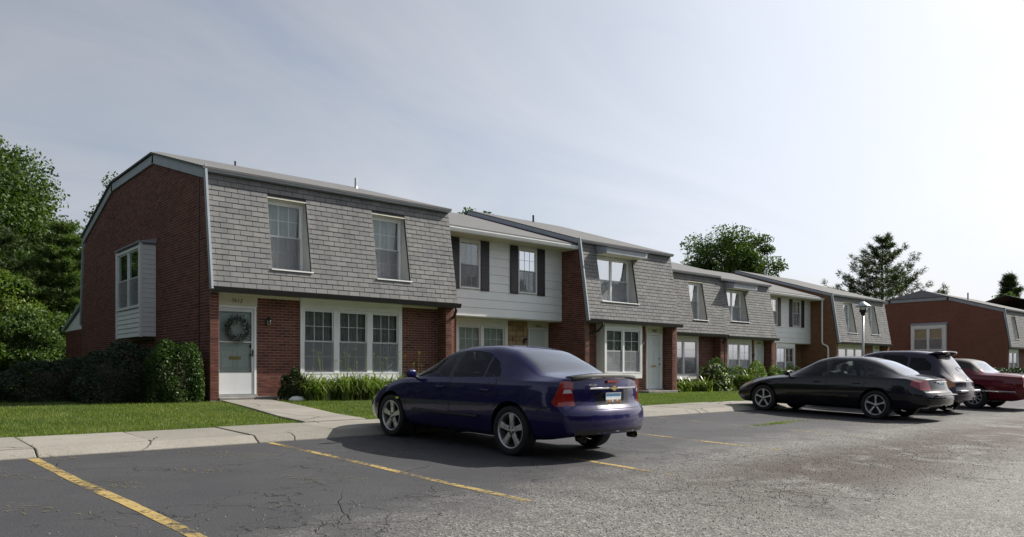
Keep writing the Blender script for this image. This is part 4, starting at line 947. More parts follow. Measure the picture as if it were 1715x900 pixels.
    for s in (-1, 1):                                           # mirrors and handles
        mx_, mz = C['mirror']; m = MB(); c = Vector((mx_, s*(W/2+.045), mz))
        m.hexa([c+Vector(q) for q in ((-.05, -.09, -.055), (.045, -.085, -.06), (.045, .085, -.06), (-.05, .09, -.055), (-.045, -.085, .05), (.04, -.085, .065), (.04, .085, .065), (-.045, .085, .05))]); M = m.build('door_mirror', C['paint'], car, smooth=True, bevel=.035, fix=True)
        MB().tube([(mx_-.02, s*(W/2-.10), mz-.06), (mx_, s*(W/2+.01), mz-.03)], .025, 6).build('mirror_arm', 'black_plastic', M)
    ORG[car.name] = keep
    slope = math.atan(.03); car.rotation_euler = (-0, slope, -math.pi/2+rz)
    return car
def finish_car(car, fn):
    keep = ORG[car.name].copy(); ORG[car.name] = Vector(); fn(car); ORG[car.name] = keep
def plate_(car, x, z, chars, w=.305, hgt=.152):
    P = MB((x, 0, z), (0, 1, 0), (1, 0, 0)).box(-w/2, w/2, 0, .006, -hgt/2, hgt/2).build('number_plate', 'plate_pale', car)
    MB((x, 0, z), (0, 1, 0), (1, 0, 0)).box(-w/2+.01, w/2-.01, .006, .0075, hgt/2-.04, hgt/2-.008).build('plate_band', 'plate_blue', P)
    number(car, chars, x+.0085, 0, z-.05, .066, name='plate_number', mat='plate_gold', rot=(math.pi/2, 0, math.pi/2)).parent = P
    F = MB((x, 0, z), (0, 1, 0), (1, 0, 0)); F.box(-w/2-.008, w/2+.008, -.002, .009, hgt/2, hgt/2+.008).box(-w/2-.008, w/2+.008, -.002, .009, -hgt/2-.008, -hgt/2).build('plate_frame', 'chrome', P)
# ---- blue sedan
def arc(x0, z0, x1, z1, bow, n=5):
    d = Vector((x1-x0, z1-z0)); nn = Vector((-d.y, d.x)).normalized()*bow
    return [(x0+d.x*i/n+nn.x*math.sin(math.pi*i/n), z0+d.y*i/n+nn.y*math.sin(math.pi*i/n)) for i in range(n+1)]
C = dict(L=4.78, W=1.78, r=.325, rim=.235, axles=(.97, 3.67), arch=.375, paint='paint_blue', seat=1.75, mirror=(1.58, 1.0), endx=4.1,
  zb=[(0, .24), (.3, .20), (.9, .21), (3.7, .22), (4.4, .26), (4.78, .34)],
  zs=[(0, .55), (.25, .68), (.9, .82), (1.35, .90), (2.5, .935), (3.6, .965), (4.3, .985), (4.78, .98)],
  zt=[(0, .60), (.12, .70), (.45, .82), (.9, .91), (1.32, .985), (1.75, 1.20), (2.12, 1.365), (2.5, 1.435), (2.95, 1.45), (3.35, 1.405), (3.75, 1.255), (4.15, 1.085), (4.45, 1.065), (4.78, 1.055)],
  wl=[(0, .74), (.3, .84), (.9, .885), (2.4, .89), (3.8, .89), (4.4, .87), (4.78, .82)],
  wt=[(0, .55), (.9, .72), (1.3, .70), (1.8, .585), (2.4, .565), (3.2, .555), (3.8, .60), (4.15, .69), (4.78, .70)],
  rear=lambda z: pch([(.2, .10), (.34, .03), (.48, 0), (.60, .01), (.66, .05), (.72, .10), (.9, .12), (1.06, .16)], z), front=lambda z: pch([(.2, .08), (.45, 0), (.6, .06), (.75, .2), (1, .3)], z),
  spokes=dict(n=5, w0=.18, w1=.17, w2=.24, rot=.31), stamps=[])
belt = [(1.40, .93), (2.4, .965), (3.4, 1.0)]
C['stamps'] = [
  ('windscreen', 'car_glass', [(1.38, -.60), (1.38, .60), (2.04, .50), (2.04, -.50)], 'top', 'B'),
  ('rear_window', 'car_rear_glass', [(3.42, -.50), (3.42, .50), (4.08, .62), (4.08, -.62)], 'top', 'B'),
  ('front_door', 'paint_blue', [(1.42, .30), (1.36, .55), (1.40, .93), (2.36, .965), (2.42, .60), (2.42, .30)], 'side', 'LR'),
  ('rear_door', 'paint_blue', [(2.44, .30), (2.44, .60), (2.38, .965), (3.36, 1.0), (3.40, .80), (3.22, .62), (3.12, .40), (3.10, .30)], 'side', 'LR'),
  ('door_window', 'car_glass_dark', [(1.53, .955), (1.72, 1.09), (1.95, 1.225), (2.18, 1.315), (2.34, 1.345), (2.34, .975)], 'side', 'LR'),
  ('door_window', 'car_glass_dark', [(2.43, .98), (2.43, 1.352), (2.7, 1.365), (2.98, 1.335), (3.08, 1.30), (3.08, 1.005)], 'side', 'LR'),
  ('quarter_window', 'car_glass_dark', [(3.11, 1.005), (3.11, 1.29), (3.26, 1.215), (3.37, 1.11), (3.41, 1.02)], 'side', 'LR'),
  ('window_pillar', 'black_plastic', [(2.345, .97), (2.345, 1.347), (2.425, 1.353), (2.425, .975)], 'side', 'LR'),
  ('door_seam', 'seam_black', strip((1.36, .32), (1.385, .92), .013), 'side', 'LR'), ('door_seam', 'seam_black', strip((2.43, .30), (2.41, .965), .013), 'side', 'LR'),
  ('door_seam', 'seam_black', strip((3.40, .80), (3.36, 1.0), .013), 'side', 'LR'), ('door_seam', 'seam_black', strip((3.22, .62), (3.40, .80), .013), 'side', 'LR'),
  ('door_seam', 'seam_black', strip((1.36, .30), (3.1, .30), .010), 'side', 'LR'), ('bumper_seam', 'seam_black', strip((4.32, .68), (4.14, .62), .013), 'side', 'LR'),
  ('tail_light', 'red_lens', [(4.49, .995), (4.72, 1.0), (4.72, .69), (4.42, .69), (4.37, .735)], 'side', 'LR'),
  ('tail_light', 'red_lens', [(-.93, .70), (-.93, 1.0), (-.69, 1.0), (-.645, .86), (-.625, .72), (-.64, .70)], 'end', 'B'), ('tail_light', 'red_lens', [(.93, .70), (.64, .70), (.625, .72), (.645, .86), (.69, 1.0), (.93, 1.0)], 'end', 'B'),
  ('reversing_light', 'clear_lens', [(-.76, .85), (-.74, .895), (-.665, .90), (-.65, .855)], 'end', 'B'), ('reversing_light', 'clear_lens', [(.76, .85), (.65, .855), (.665, .90), (.74, .895)], 'end', 'B'),
  ('boot_seam', 'seam_black', strip((-.60, .655), (.60, .655), .012), 'end', 'B'), ('boot_recess', 'paint_black', [(-.34, .69), (-.34, .86), (.34, .86), (.34, .69)], 'end', 'B'),
  ('bumper_valance', 'black_plastic', [(-.70, .30), (-.66, .40), (.66, .40), (.70, .30)], 'end', 'B'),
  ('head_light', 'head_lens', [(.02, .62), (.06, .72), (.42, .80), (.50, .76), (.30, .66)], 'side', 'LR'), ('grille', 'black_plastic', [(-.45, .36), (-.45, .54), (.45, .54), (.45, .36)], 'end', 'F'),
]
blue = make_car(C, 'sedan', 'dark blue sedan with boot spoiler straddling a yellow line by the walk', 7.13, 11.06, R(2.5))
def ext(car):
    sp = MB((0, 0, 0), (0, 1, 0), (1, 0, 0)); v = []
    for i in range(13):
        y = -.64+1.28*i/12; e = abs(y)/.64; zc = 1.098-.04*e**3; x = 4.605-.10*e**2.5
        v.append([Vector((x-.20, y, zc-.045)), Vector((x-.06, y, zc+.004)), Vector((x+.03, y, zc)), Vector((x+.045, y, zc-.04)), Vector((x-.02, y, zc-.095))])
    for r_ in v: sp.v += r_
    for i in range(12):
        for j in range(5): a, b = i*5+j, i*5+(j+1) % 5; sp.f.append((a, b, b+5, a+5))
    sp.f += [tuple(range(5)), tuple(range(60, 65))]; S = sp.build('boot_spoiler', 'black_plastic', car, smooth=True, fix=True, bevel=.004)
    MB((4.665, 0, 0), (0, 1, 0), (1, 0, 0)).box(-.11, .11, -.04, .0, .985, 1.012).build('high_brake_light', 'red_lens', car)
    MB((4.66, 0, 0), (0, 1, 0), (1, 0, 0)).box(-.46, .46, -.02, .014, .905, .925).build('boot_trim', 'chrome', car, bevel=.004)
    E_ = MB((4.678, 0, .915), (0, 1, 0), (1, 0, 0)); E_.plate([(-.075, -.012), (-.03, -.012), (-.03, -.03), (.03, -.03), (.03, -.012), (.075, -.012), (.065, .012), (.03, .012), (.03, .03), (-.03, .03), (-.03, .012), (-.065, .012)], 0, .012); E_.build('boot_emblem', 'gold_badge', car, fix=True)
    plate_(car, 4.672, .775, 'TKY 3549')
    number(car, 'MALIBU', 4.668, -.40, .945, .042, name='boot_lettering', mat='chrome', rot=(math.pi/2, 0, math.pi/2)); number(car, 'SS', 4.66, .42, .945, .05, name='boot_badge', mat='chrome', rot=(math.pi/2, 0, math.pi/2))
    MB((4.655, 0, 0), (0, 1, 0), (1, 0, 0)).box(-.30, .30, -.02, .02, .672, .690).build('boot_chrome_lip', 'chrome', car, bevel=.004)
    for y in (-.52, .52): MB().lathe((4.53, y, .285), [(.042, 0), (.046, .12), (.040, .12), (.036, 0)], 14, (1, 0, 0)).build('exhaust_tip', 'brake_dark', car, smooth=True)
    for s in (-1, 1): MB((0, 0, 0), (1, 0, 0), (0, 1, 0)).box(1.55, 3.05, s*.895-.010, s*.895+.010, .455, .485).build('side_moulding', 'black_plastic', car, bevel=.006)
    for s in (-1, 1):
        for x in (2.20, 3.17): MB((0, 0, 0), (1, 0, 0), (0, 1, 0)).box(x-.09, x+.09, s*.882-.012, s*.882+.022*s if s > 0 else s*.882+.012, .815, .845).build('door_handle', 'paint_blue', car, bevel=.008)
        b = MB((0, 0, 0), (1, 0, 0), (0, 1, 0)); b.box(1.12, 1.20, s*.886-.004, s*.886+.004, .60, .63).build('wing_badge', 'chrome', car)
finish_car(blue, ext)
# ---- black oval-shaped sedan
C = dict(L=5.02, W=1.85, r=.325, rim=.225, axles=(1.04, 3.80), arch=.370, paint='paint_black', seat=1.85, mirror=(1.72, .97), endx=4.3,
  zb=[(0, .26), (.3, .21), (.9, .21), (3.8, .22), (4.6, .26), (5.02, .36)],
  zs=[(0, .48), (.3, .62), (.9, .76), (1.45, .85), (2.6, .90), (3.7, .93), (4.5, .94), (5.02, .86)],
  zt=[(0, .60), (.12, .70), (.55, .81), (1.1, .885), (1.5, .94), (1.95, 1.15), (2.35, 1.34), (2.75, 1.41), (3.2, 1.41), (3.6, 1.34), (4.0, 1.19), (4.4, 1.02), (4.7, .98), (5.02, .93)],
  wl=[(0, .70), (.3, .84), (.9, .915), (2.4, .925), (3.9, .92), (4.6, .88), (5.02, .78)],
  wt=[(0, .5), (.9, .72), (1.45, .70), (2.0, .58), (2.6, .555), (3.4, .54), (4.0, .58), (4.4, .66), (5.02, .62)],
  rear=lambda z: pch([(.2, .14), (.4, .02), (.52, 0), (.62, .04), (.70, .12), (.9, .20)], z), front=lambda z: pch([(.2, .1), (.42, 0), (.6, .1), (.75, .25)], z), rplan=.30, fplan=.45,
  spokes=dict(n=5, w0=.12, w1=.09, w2=.15, rot=.31), stamps=[])
C['stamps'] = [
  ('windscreen', 'car_glass', [(1.58, -.62), (1.58, .62), (2.26, .50), (2.26, -.50)], 'top', 'B'), ('rear_window', 'car_rear_glass', [(3.62, -.46), (3.62, .46), (4.32, .60), (4.32, -.60)], 'top', 'B'),
  ('front_door', 'paint_black', [(1.60, .28), (1.54, .55), (1.58, .89), (2.62, .925), (2.66, .6), (2.66, .28)], 'side', 'LR'), ('rear_door', 'paint_black', [(2.68, .28), (2.68, .6), (2.64, .925), (3.58, .95), (3.60, .8), (3.40, .62), (3.28, .4), (3.26, .28)], 'side', 'LR'),
  ('door_window', 'car_glass', [(1.76, .905), (1.98, 1.06), (2.24, 1.20), (2.46, 1.275), (2.60, 1.295), (2.60, .93)], 'side', 'LR'), ('door_window', 'car_glass', [(2.69, .935), (2.69, 1.30), (2.95, 1.315), (3.22, 1.285), (3.40, 1.22), (3.48, 1.10), (3.50, .96)], 'side', 'LR'),
  ('quarter_window', 'car_glass', [(3.56, .97), (3.54, 1.13), (3.60, 1.16), (3.74, 1.07), (3.82, .985)], 'side', 'LR'), ('window_pillar', 'black_plastic', [(2.605, .925), (2.605, 1.298), (2.685, 1.302), (2.685, .93)], 'side', 'LR'),
  ('door_seam', 'seam_black', strip((1.545, .3), (1.575, .89), .013), 'side', 'LR'), ('door_seam', 'seam_black', strip((2.67, .28), (2.65, .925), .013), 'side', 'LR'), ('door_seam', 'seam_black', strip((3.40, .62), (3.60, .84), .013), 'side', 'LR'),
  ('tail_light', 'red_lens', [(4.52, .90), (5.05, .90), (5.05, .70), (4.70, .70), (4.50, .80)], 'side', 'LR'), ('tail_light', 'red_lens', [(-.95, .70), (-.95, .90), (-.52, .90), (-.52, .70)], 'end', 'B'), ('tail_light', 'red_lens', [(.95, .70), (.52, .70), (.52, .90), (.95, .90)], 'end', 'B'),
  ('boot_seam', 'seam_black', strip((-.62, .645), (.62, .645), .012), 'end', 'B'), ('head_light', 'amber_lens', [(.10, .58), (.16, .66), (.55, .72), (.62, .68), (.40, .60)], 'side', 'LR'),
]
black = make_car(C, 'sedan', 'black rounded sedan parked between the blue sedan and the plum hatchback', 18.12, 11.05, 0)
def ext(car):
    plate_(car, 4.845, .775, 'DZK 718'); MB((4.83, 0, 0), (0, 1, 0), (1, 0, 0)).box(-.30, .30, -.03, .022, .865, .89).build('boot_handle_bar', 'chrome', car, bevel=.006)
    MB((4.99, 0, 0), (0, 1, 0), (1, 0, 0)).box(-.55, .55, -.05, .012, .585, .605).build('bumper_strip', 'silver_plastic', car, bevel=.004)
    for s in (-1, 1): MB((0, 0, 0), (1, 0, 0), (0, 1, 0)).box(1.7, 3.2, s*.926-.009, s*.926+.009, .47, .52).build('side_moulding', 'paint_black', car, bevel=.006)
    for s in (-1, 1):
        for x in (2.44, 3.36): MB((0, 0, 0), (1, 0, 0), (0, 1, 0)).box(x-.09, x+.09, s*.905-.014, s*.905+.014, .775, .805).build('door_handle', 'paint_black', car, bevel=.008)
    MB().lathe((4.80, .5, .27), [(.03, 0), (.032, .12), (.027, .12), (.025, 0)], 12, (1, 0, 0)).build('exhaust_tip', 'chrome', car)
finish_car(black, ext)
# ---- plum retro hatchback
C = dict(L=4.29, W=1.72, r=.315, rim=.205, axles=(.86, 3.48), arch=.365, paint='paint_plum', seat=1.70, mirror=(1.45, 1.08), endx=3.3, topz=.7,
  zb=[(0, .26), (.8, .22), (3.5, .23), (4.0, .28), (4.29, .36)], zs=[(0, .55), (.3, .78), (.9, .92), (1.4, .99), (2.5, 1.02), (3.4, 1.04), (3.9, 1.0), (4.29, .80)],
  zt=[(0, .6), (.2, .82), (.7, .98), (1.15, 1.06), (1.5, 1.28), (1.85, 1.50), (2.3, 1.585), (2.9, 1.60), (3.4, 1.565), (3.62, 1.50), (3.84, 1.28), (4.02, 1.05), (4.16, .92), (4.29, .82)],
  wl=[(0, .55), (.3, .72), (.8, .855), (1.6, .81), (2.6, .80), (3.4, .86), (3.9, .84), (4.29, .70)], wt=[(0, .4), (.8, .52), (1.3, .60), (1.9, .585), (2.8, .575), (3.5, .55), (3.9, .56), (4.29, .50)],
  rear=lambda z: pch([(.2, .12), (.4, .02), (.5, 0), (.6, .01), (.68, .05), (.85, .08)], z), front=lambda z: pch([(.2, .1), (.42, 0), (.8, .1)], z), rplan=.24, fplan=.5, spokes=dict(n=5, w0=.2, w1=.16, w2=.2), stamps=[])
C['stamps'] = [
  ('windscreen', 'car_glass', [(1.24, -.56), (1.24, .56), (1.80, .51), (1.80, -.51)], 'top', 'B'), ('rear_window', 'car_rear_glass', [(3.64, -.45), (3.64, .45), (3.99, .50), (3.99, -.50)], 'top', 'B'),
  ('door_window', 'car_glass_dark', [(1.50, 1.05), (1.66, 1.25), (1.88, 1.42), (2.25, 1.46), (2.25, 1.06)], 'side', 'LR'), ('door_window', 'car_glass_dark', [(2.34, 1.06), (2.34, 1.465), (2.85, 1.465), (2.98, 1.40), (2.98, 1.07)], 'side', 'LR'),
  ('quarter_window', 'car_glass_dark', [(3.05, 1.08), (3.05, 1.42), (3.38, 1.40), (3.56, 1.25), (3.58, 1.09)], 'side', 'LR'), ('door_seam', 'seam_black', strip((2.30, .3), (2.30, 1.04), .013), 'side', 'LR'),
  ('tail_light', 'amber_lens', [(3.86, .72), (3.88, .90), (3.98, .94), (4.09, .88), (4.13, .72), (4.0, .67)], 'side', 'LR'), ('hatch_seam', 'seam_black', strip((-.5, .66), (.5, .66), .012), 'end', 'B'),
  ('bumper_cover', 'paint_plum', [(-.9, .34), (-.9, .60), (.9, .60), (.9, .34)], 'end', 'B'),
]
plum = make_car(C, 'hatchback', 'dark plum retro hatchback with roof spoiler between the black and maroon sedans', 21.28, 10.85, 0)
def ext(car):
    m = MB((0, 0, 0), (1, 0, 0), (0, 1, 0)); m.prism([], 0, 0) if False else None
    sp = MB(); 
    for i in range(11):
        y = -.56+1.12*i/10; e = abs(y)/.56; z = 1.565-.03*e*e
        sp.v += [Vector((3.42, y, z-.01)), Vector((3.62, y, z+.035)), Vector((3.80-.06*e**3, y, z+.03)), Vector((3.80-.06*e**3, y, z-.012)), Vector((3.6, y, z-.04))]
    for i in range(10):
        for j in range(5): a, b = i*5+j, i*5+(j+1) % 5; sp.f.append((a, b, b+5, a+5))
    sp.f += [tuple(range(5)), tuple(range(50, 55))]; sp.build('roof_spoiler', 'paint_plum', car, smooth=True, fix=True)
    B = MB((4.20, 0, 0), (0, 1, 0), (1, 0, 0)); B.prism([(-.25, .555), (.06, .555), (.085, .59), (.06, .625), (-.25, .625)], -.70, .70); B.build('bumper_bar', 'silver_plastic', car, bevel=.02)
    plate_(car, 4.225, .475, 'EMR 402'); MB().lathe((4.165, 0, .84), [(.06, 0), (.062, .018), (.045, .022), (0, .023)], 18, (1, 0, 0)).build('hatch_handle', 'chrome', car, smooth=True)
    MB((4.155, 0, .84), (0, 1, 0), (1, 0, 0)).box(-.13, .13, 0, .02, -.016, .016).build('hatch_wings', 'chrome', car, bevel=.006)
    MB().tube([(3.90, .05, 1.19), (3.97, .22, 1.13)], .008, 6).build('rear_wiper', 'black_plastic', car)
    for s in (-1, 1): MB((0, 0, 0), (1, 0, 0), (0, 1, 0)).box(2.52, 2.68, s*.812-.02, s*.812+.02, .94, .965).build('door_handle', 'chrome', car, bevel=.008)
finish_car(plum, ext)
# ---- maroon formal sedan
C = dict(L=5.30, W=1.94, r=.33, rim=.20, axles=(1.05, 3.98), arch=.375, paint='paint_maroon', seat=2.0, mirror=(1.85, .98), endx=4.6,
  zb=[(0, .30), (.3, .24), (4.9, .26), (5.30, .34)], zs=[(0, .70), (.3, .80), (1.2, .86), (1.6, .90), (3.0, .94), (4.2, .96), (5.3, .93)],
  zt=[(0, .78), (.2, .86), (1.0, .94), (1.65, .985), (2.05, 1.18), (2.45, 1.36), (2.8, 1.42), (3.4, 1.42), (3.75, 1.37), (4.02, 1.16), (4.22, 1.04), (4.6, 1.03), (5.3, .98)],
  wl=[(0, .86), (.3, .93), (1, .965), (4.2, .965), (5, .94), (5.3, .90)], wt=[(0, .7), (1.0, .82), (1.6, .76), (2.2, .64), (3.4, .62), (3.9, .64), (4.2, .78), (5.3, .76)],
  rear=lambda z: pch([(.2, .1), (.42, 0), (.56, 0), (.60, .05), (.8, .07), (1.0, .12)], z), front=lambda z: pch([(.2, .1), (.45, 0), (.8, .08)], z), rplan=.10, fplan=.18, spokes=dict(n=9, w0=.12, w1=.08, w2=.09), stamps=[])
C['stamps'] = [
  ('vinyl_top', 'vinyl_roof', [(2.4, -.8), (2.4, .8), (4.04, .8), (4.04, -.8)], 'top', 'B'),
  ('windscreen', 'car_glass', [(1.72, -.66), (1.72, .66), (2.38, .56), (2.38, -.56)], 'top', 'B'), ('rear_window', 'car_rear_glass', [(3.80, -.54), (3.80, .54), (4.18, .62), (4.18, -.62)], 'top', 'B'),
  ('door_window', 'car_glass', [(1.95, .96), (2.2, 1.14), (2.5, 1.30), (2.78, 1.32), (2.78, .97)], 'side', 'LR'), ('door_window', 'car_glass', [(2.88, .97), (2.88, 1.325), (3.36, 1.32), (3.56, 1.24), (3.60, .99)], 'side', 'LR'),
  ('door_seam', 'seam_black', strip((2.83, .28), (2.83, .95), .013), 'side', 'LR'), ('tail_light', 'red_lens', [(-.97, .66), (-.97, .94), (-.80, .94), (-.80, .66)], 'end', 'B'), ('tail_light', 'red_lens', [(.97, .66), (.80, .66), (.80, .94), (.97, .94)], 'end', 'B'),
]
maroon = make_car(C, 'sedan', 'maroon boxy sedan with black vinyl roof beside the plum hatchback', 24.85, 11.3, 0)
def ext(car):
    plate_(car, 5.235, .80, 'CRV 955'); MB((5.28, 0, 0), (0, 1, 0), (1, 0, 0)).box(-.90, .90, -.06, .012, .565, .60).build('bumper_strip', 'chrome', car, bevel=.006)
    for s in (-1, 1): MB((0, 0, 0), (1, 0, 0), (0, 1, 0)).box(.5, 5.0, s*.967-.009, s*.967+.009, .50, .54).build('side_moulding', 'chrome', car, bevel=.006)
    MB((5.225, 0, 0), (0, 1, 0), (1, 0, 0)).box(-.30, .30, -.03, .015, .895, .925).build('boot_trim', 'chrome', car, bevel=.005)
    for s in (-1, 1):
        for x in (2.62, 3.45): MB((0, 0, 0), (1, 0, 0), (0, 1, 0)).box(x-.1, x+.1, s*.952-.014, s*.952+.014, .83, .86).build('door_handle', 'chrome', car, bevel=.008)
finish_car(maroon, ext)
# ------------------------------------------------------------------ vegetation
def leaf_mat(name, cols, trans=.35, rough=.55):
    m, nt, b = newmat(name); a = N(nt, 'ShaderNodeAttribute'); a.attribute_name = 'piece'
    r = ramp(nt, [(i/(len(cols)-1), c) for i, c in enumerate(cols)]); nt.links.new(a.outputs['Fac'], r.inputs[0]); nt.links.new(r.outputs[0], b.inputs['Base Color'])
    b.inputs['Roughness'].default_value = rough; b.inputs['Specular IOR Level'].default_value = .3
    t = N(nt, 'ShaderNodeBsdfTranslucent'); nt.links.new(mix(nt, 1.0, r.outputs[0], (1.0, 1.25, .45), 'MULTIPLY'), t.inputs[0])
    ms = N(nt, 'ShaderNodeMixShader'); ms.inputs[0].default_value = trans; nt.links.new(b.outputs[0], ms.inputs[1]); nt.links.new(t.outputs[0], ms.inputs[2]); nt.links.new(ms.outputs[0], nt.nodes['Material Output'].inputs[0])
leaf_mat('leaf_green', [(.026, .052, .012), (.055, .092, .019), (.080, .122, .027), (.040, .070, .016)]); leaf_mat('leaf_light', [(.07, .12, .02), (.12, .17, .035), (.16, .20, .05)])
leaf_mat('leaf_dark', [(.016, .032, .010), (.028, .048, .014), (.038, .062, .018)], .2); leaf_mat('needle', [(.028, .048, .016), (.045, .068, .02), (.065, .085, .028)], .25)
leaf_mat('needle_light', [(.05, .085, .022), (.08, .12, .03), (.11, .15, .045)], .35); leaf_mat('yew_leaf', [(.02, .045, .010), (.04, .075, .015), (.075, .12, .025)], .25); leaf_mat('juniper_leaf', [(.020, .036, .020), (.032, .052, .028), (.042, .062, .032)], .15)
leaf_mat('grass_blade', [(.060, .095, .014), (.11, .155, .022), (.165, .205, .036), (.23, .23, .08)], .35); leaf_mat('lily_leaf', [(.08, .125, .022), (.14, .19, .04), (.21, .25, .08)], .35, .35)
leaf_mat('dry_grass', [(.19, .16, .07), (.27, .23, .11), (.15, .15, .05)], .2); leaf_mat('petal_white', [(.7, .7, .66), (.8, .8, .76)], .3); leaf_mat('pebble', [(.03, .028, .026), (.09, .085, .08), (.16, .15, .135)], .0)
def bark(name, c): 
    m, nt, b = newmat(name); v = coords(nt, (6, 6, 1.2)); n = noise(nt, v, 2.5, 6, .7); r = ramp(nt, [(.3, tuple(x*.5 for x in c)), (.7, c)]); nt.links.new(n, r.inputs[0]); nt.links.new(r.outputs[0], b.inputs['Base Color']); b.inputs['Roughness'].default_value = .95; bump(nt, b, n, .8, .03)
bark('bark', (.10, .08, .06))
def fast_mesh(name, V, F, tone, mat):
    """V (n,3), F (m,k) all faces of k corners, tone per face"""
    me = bpy.data.meshes.new(name); n, m, k = len(V), len(F), F.shape[1]
    me.vertices.add(n); me.vertices.foreach_set('co', V.astype(np.float32).ravel()); me.loops.add(m*k); me.loops.foreach_set('vertex_index', F.astype(np.int32).ravel())
    me.polygons.add(m); me.polygons.foreach_set('loop_start', np.arange(0, m*k, k, dtype=np.int32)); me.polygons.foreach_set('loop_total', np.full(m, k, dtype=np.int32))
    at = me.attributes.new('piece', 'FLOAT', 'FACE'); at.data.foreach_set('value', tone.astype(np.float32)); me.update(calc_edges=True); me.materials.append(MATS[mat]); return me
def leaf_quads(P, size, rs, aspect=.55, up=.3, jitter=.35):
    """a pointed leaf (4 corners) at each point of P"""
    n = len(P); d = rs.normal(size=(n, 3)); d[:, 2] -= up; d /= np.linalg.norm(d, axis=1)[:, None]
    s = np.cross(d, rs.normal(size=(n, 3))); s /= np.linalg.norm(s, axis=1)[:, None]; L = size*(1+jitter*rs.uniform(-1, 1, n))[:, None]; nn = np.cross(d, s)
    V = np.stack([P-d*L*.5, P+s*L*aspect*.5+nn*L*.08, P+d*L*.5, P-s*L*aspect*.5+nn*L*.08], 1).reshape(-1, 3)
    return V, np.arange(4*n).reshape(n, 4)
def limb_pts(a, b, rs, n=5, sag=.06):
    a, b = np.array(a, float), np.array(b, float); L = np.linalg.norm(b-a); out = []
    for i in range(n+1): t = i/n; p = a+(b-a)*t+rs.normal(size=3)*L*sag*math.sin(math.pi*t); p[2] += L*.10*math.sin(math.pi*t); out.append(Vector(p))
    return out
def broad_tree(name, label, loc, H, rad, crown0, seed, mat='leaf_green', nleaf=26000, leaf=.16, nclump=130, group=None, sy=1.0):
    """trunk with limbs and a crown of leaf clumps with gaps between them"""
    rs = np.random.RandomState(seed); t = thing(name, loc, label, 'tree', group); o = np.array(loc)
    zc = (H+crown0)/2; hz = (H-crown0)/2; cl = []
    while len(cl) < nclump:
        p = rs.uniform(-1, 1, 3); r = np.linalg.norm(p)
        if r > 1 or (r < .55 and rs.rand() < .75): continue
        k = .80+.26*math.sin(3*p[0]+seed)*math.cos(2.3*p[1]+seed*2)+.10*math.sin(7*math.atan2(p[1], p[0])+seed)
        cl.append((p[0]*rad*k, p[1]*rad*k*sy, zc+p[2]*hz*min(1.0, k+.1)))
    cl = np.array(cl); R0 = rad*.22*rs.uniform(.55, 1.25, nclump); m = MB()
    m.tube([Vector((0, 0, -.2))+Vector(loc), Vector((.05*H*.3, 0, crown0*.6))+Vector(loc), Vector((0, .02*H, crown0+hz*.5))+Vector(loc), Vector((0, 0, H*.93))+Vector(loc)], [H*.028, H*.022, H*.015, H*.003], 9)
    m.build('trunk', 'bark', t, smooth=True); m = MB()
    for i in rs.choice(nclump, min(34, nclump), replace=False):
        c = cl[i]; z0 = max(crown0*.75, min(H*.8, c[2]-np.linalg.norm(c[:2])*.75)); pts = limb_pts((0, 0, z0), c, rs)
        m.tube([p+Vector(loc) for p in pts], [H*.010*(1-.16*j) for j in range(len(pts))], 5)
    m.build('limbs', 'bark', t, smooth=True, kind='stuff')
    n = nleaf//nclump; D = rs.normal(size=(n*nclump, 3)); D *= (rs.rand(len(D))**.45/np.linalg.norm(D, axis=1))[:, None]; P = np.repeat(cl, n, 0)+D*np.repeat(R0, n)[:, None]*np.array([1, 1, .62])*1.22
    V, F = leaf_quads(P, leaf, rs, .6); tone = np.clip(np.repeat(rs.rand(nclump), n)*.6+rs.rand(len(P))*.4, 0, 1)
    link('crown', fast_mesh('crown', V, F, tone, mat), mat, t, kind='stuff'); return t
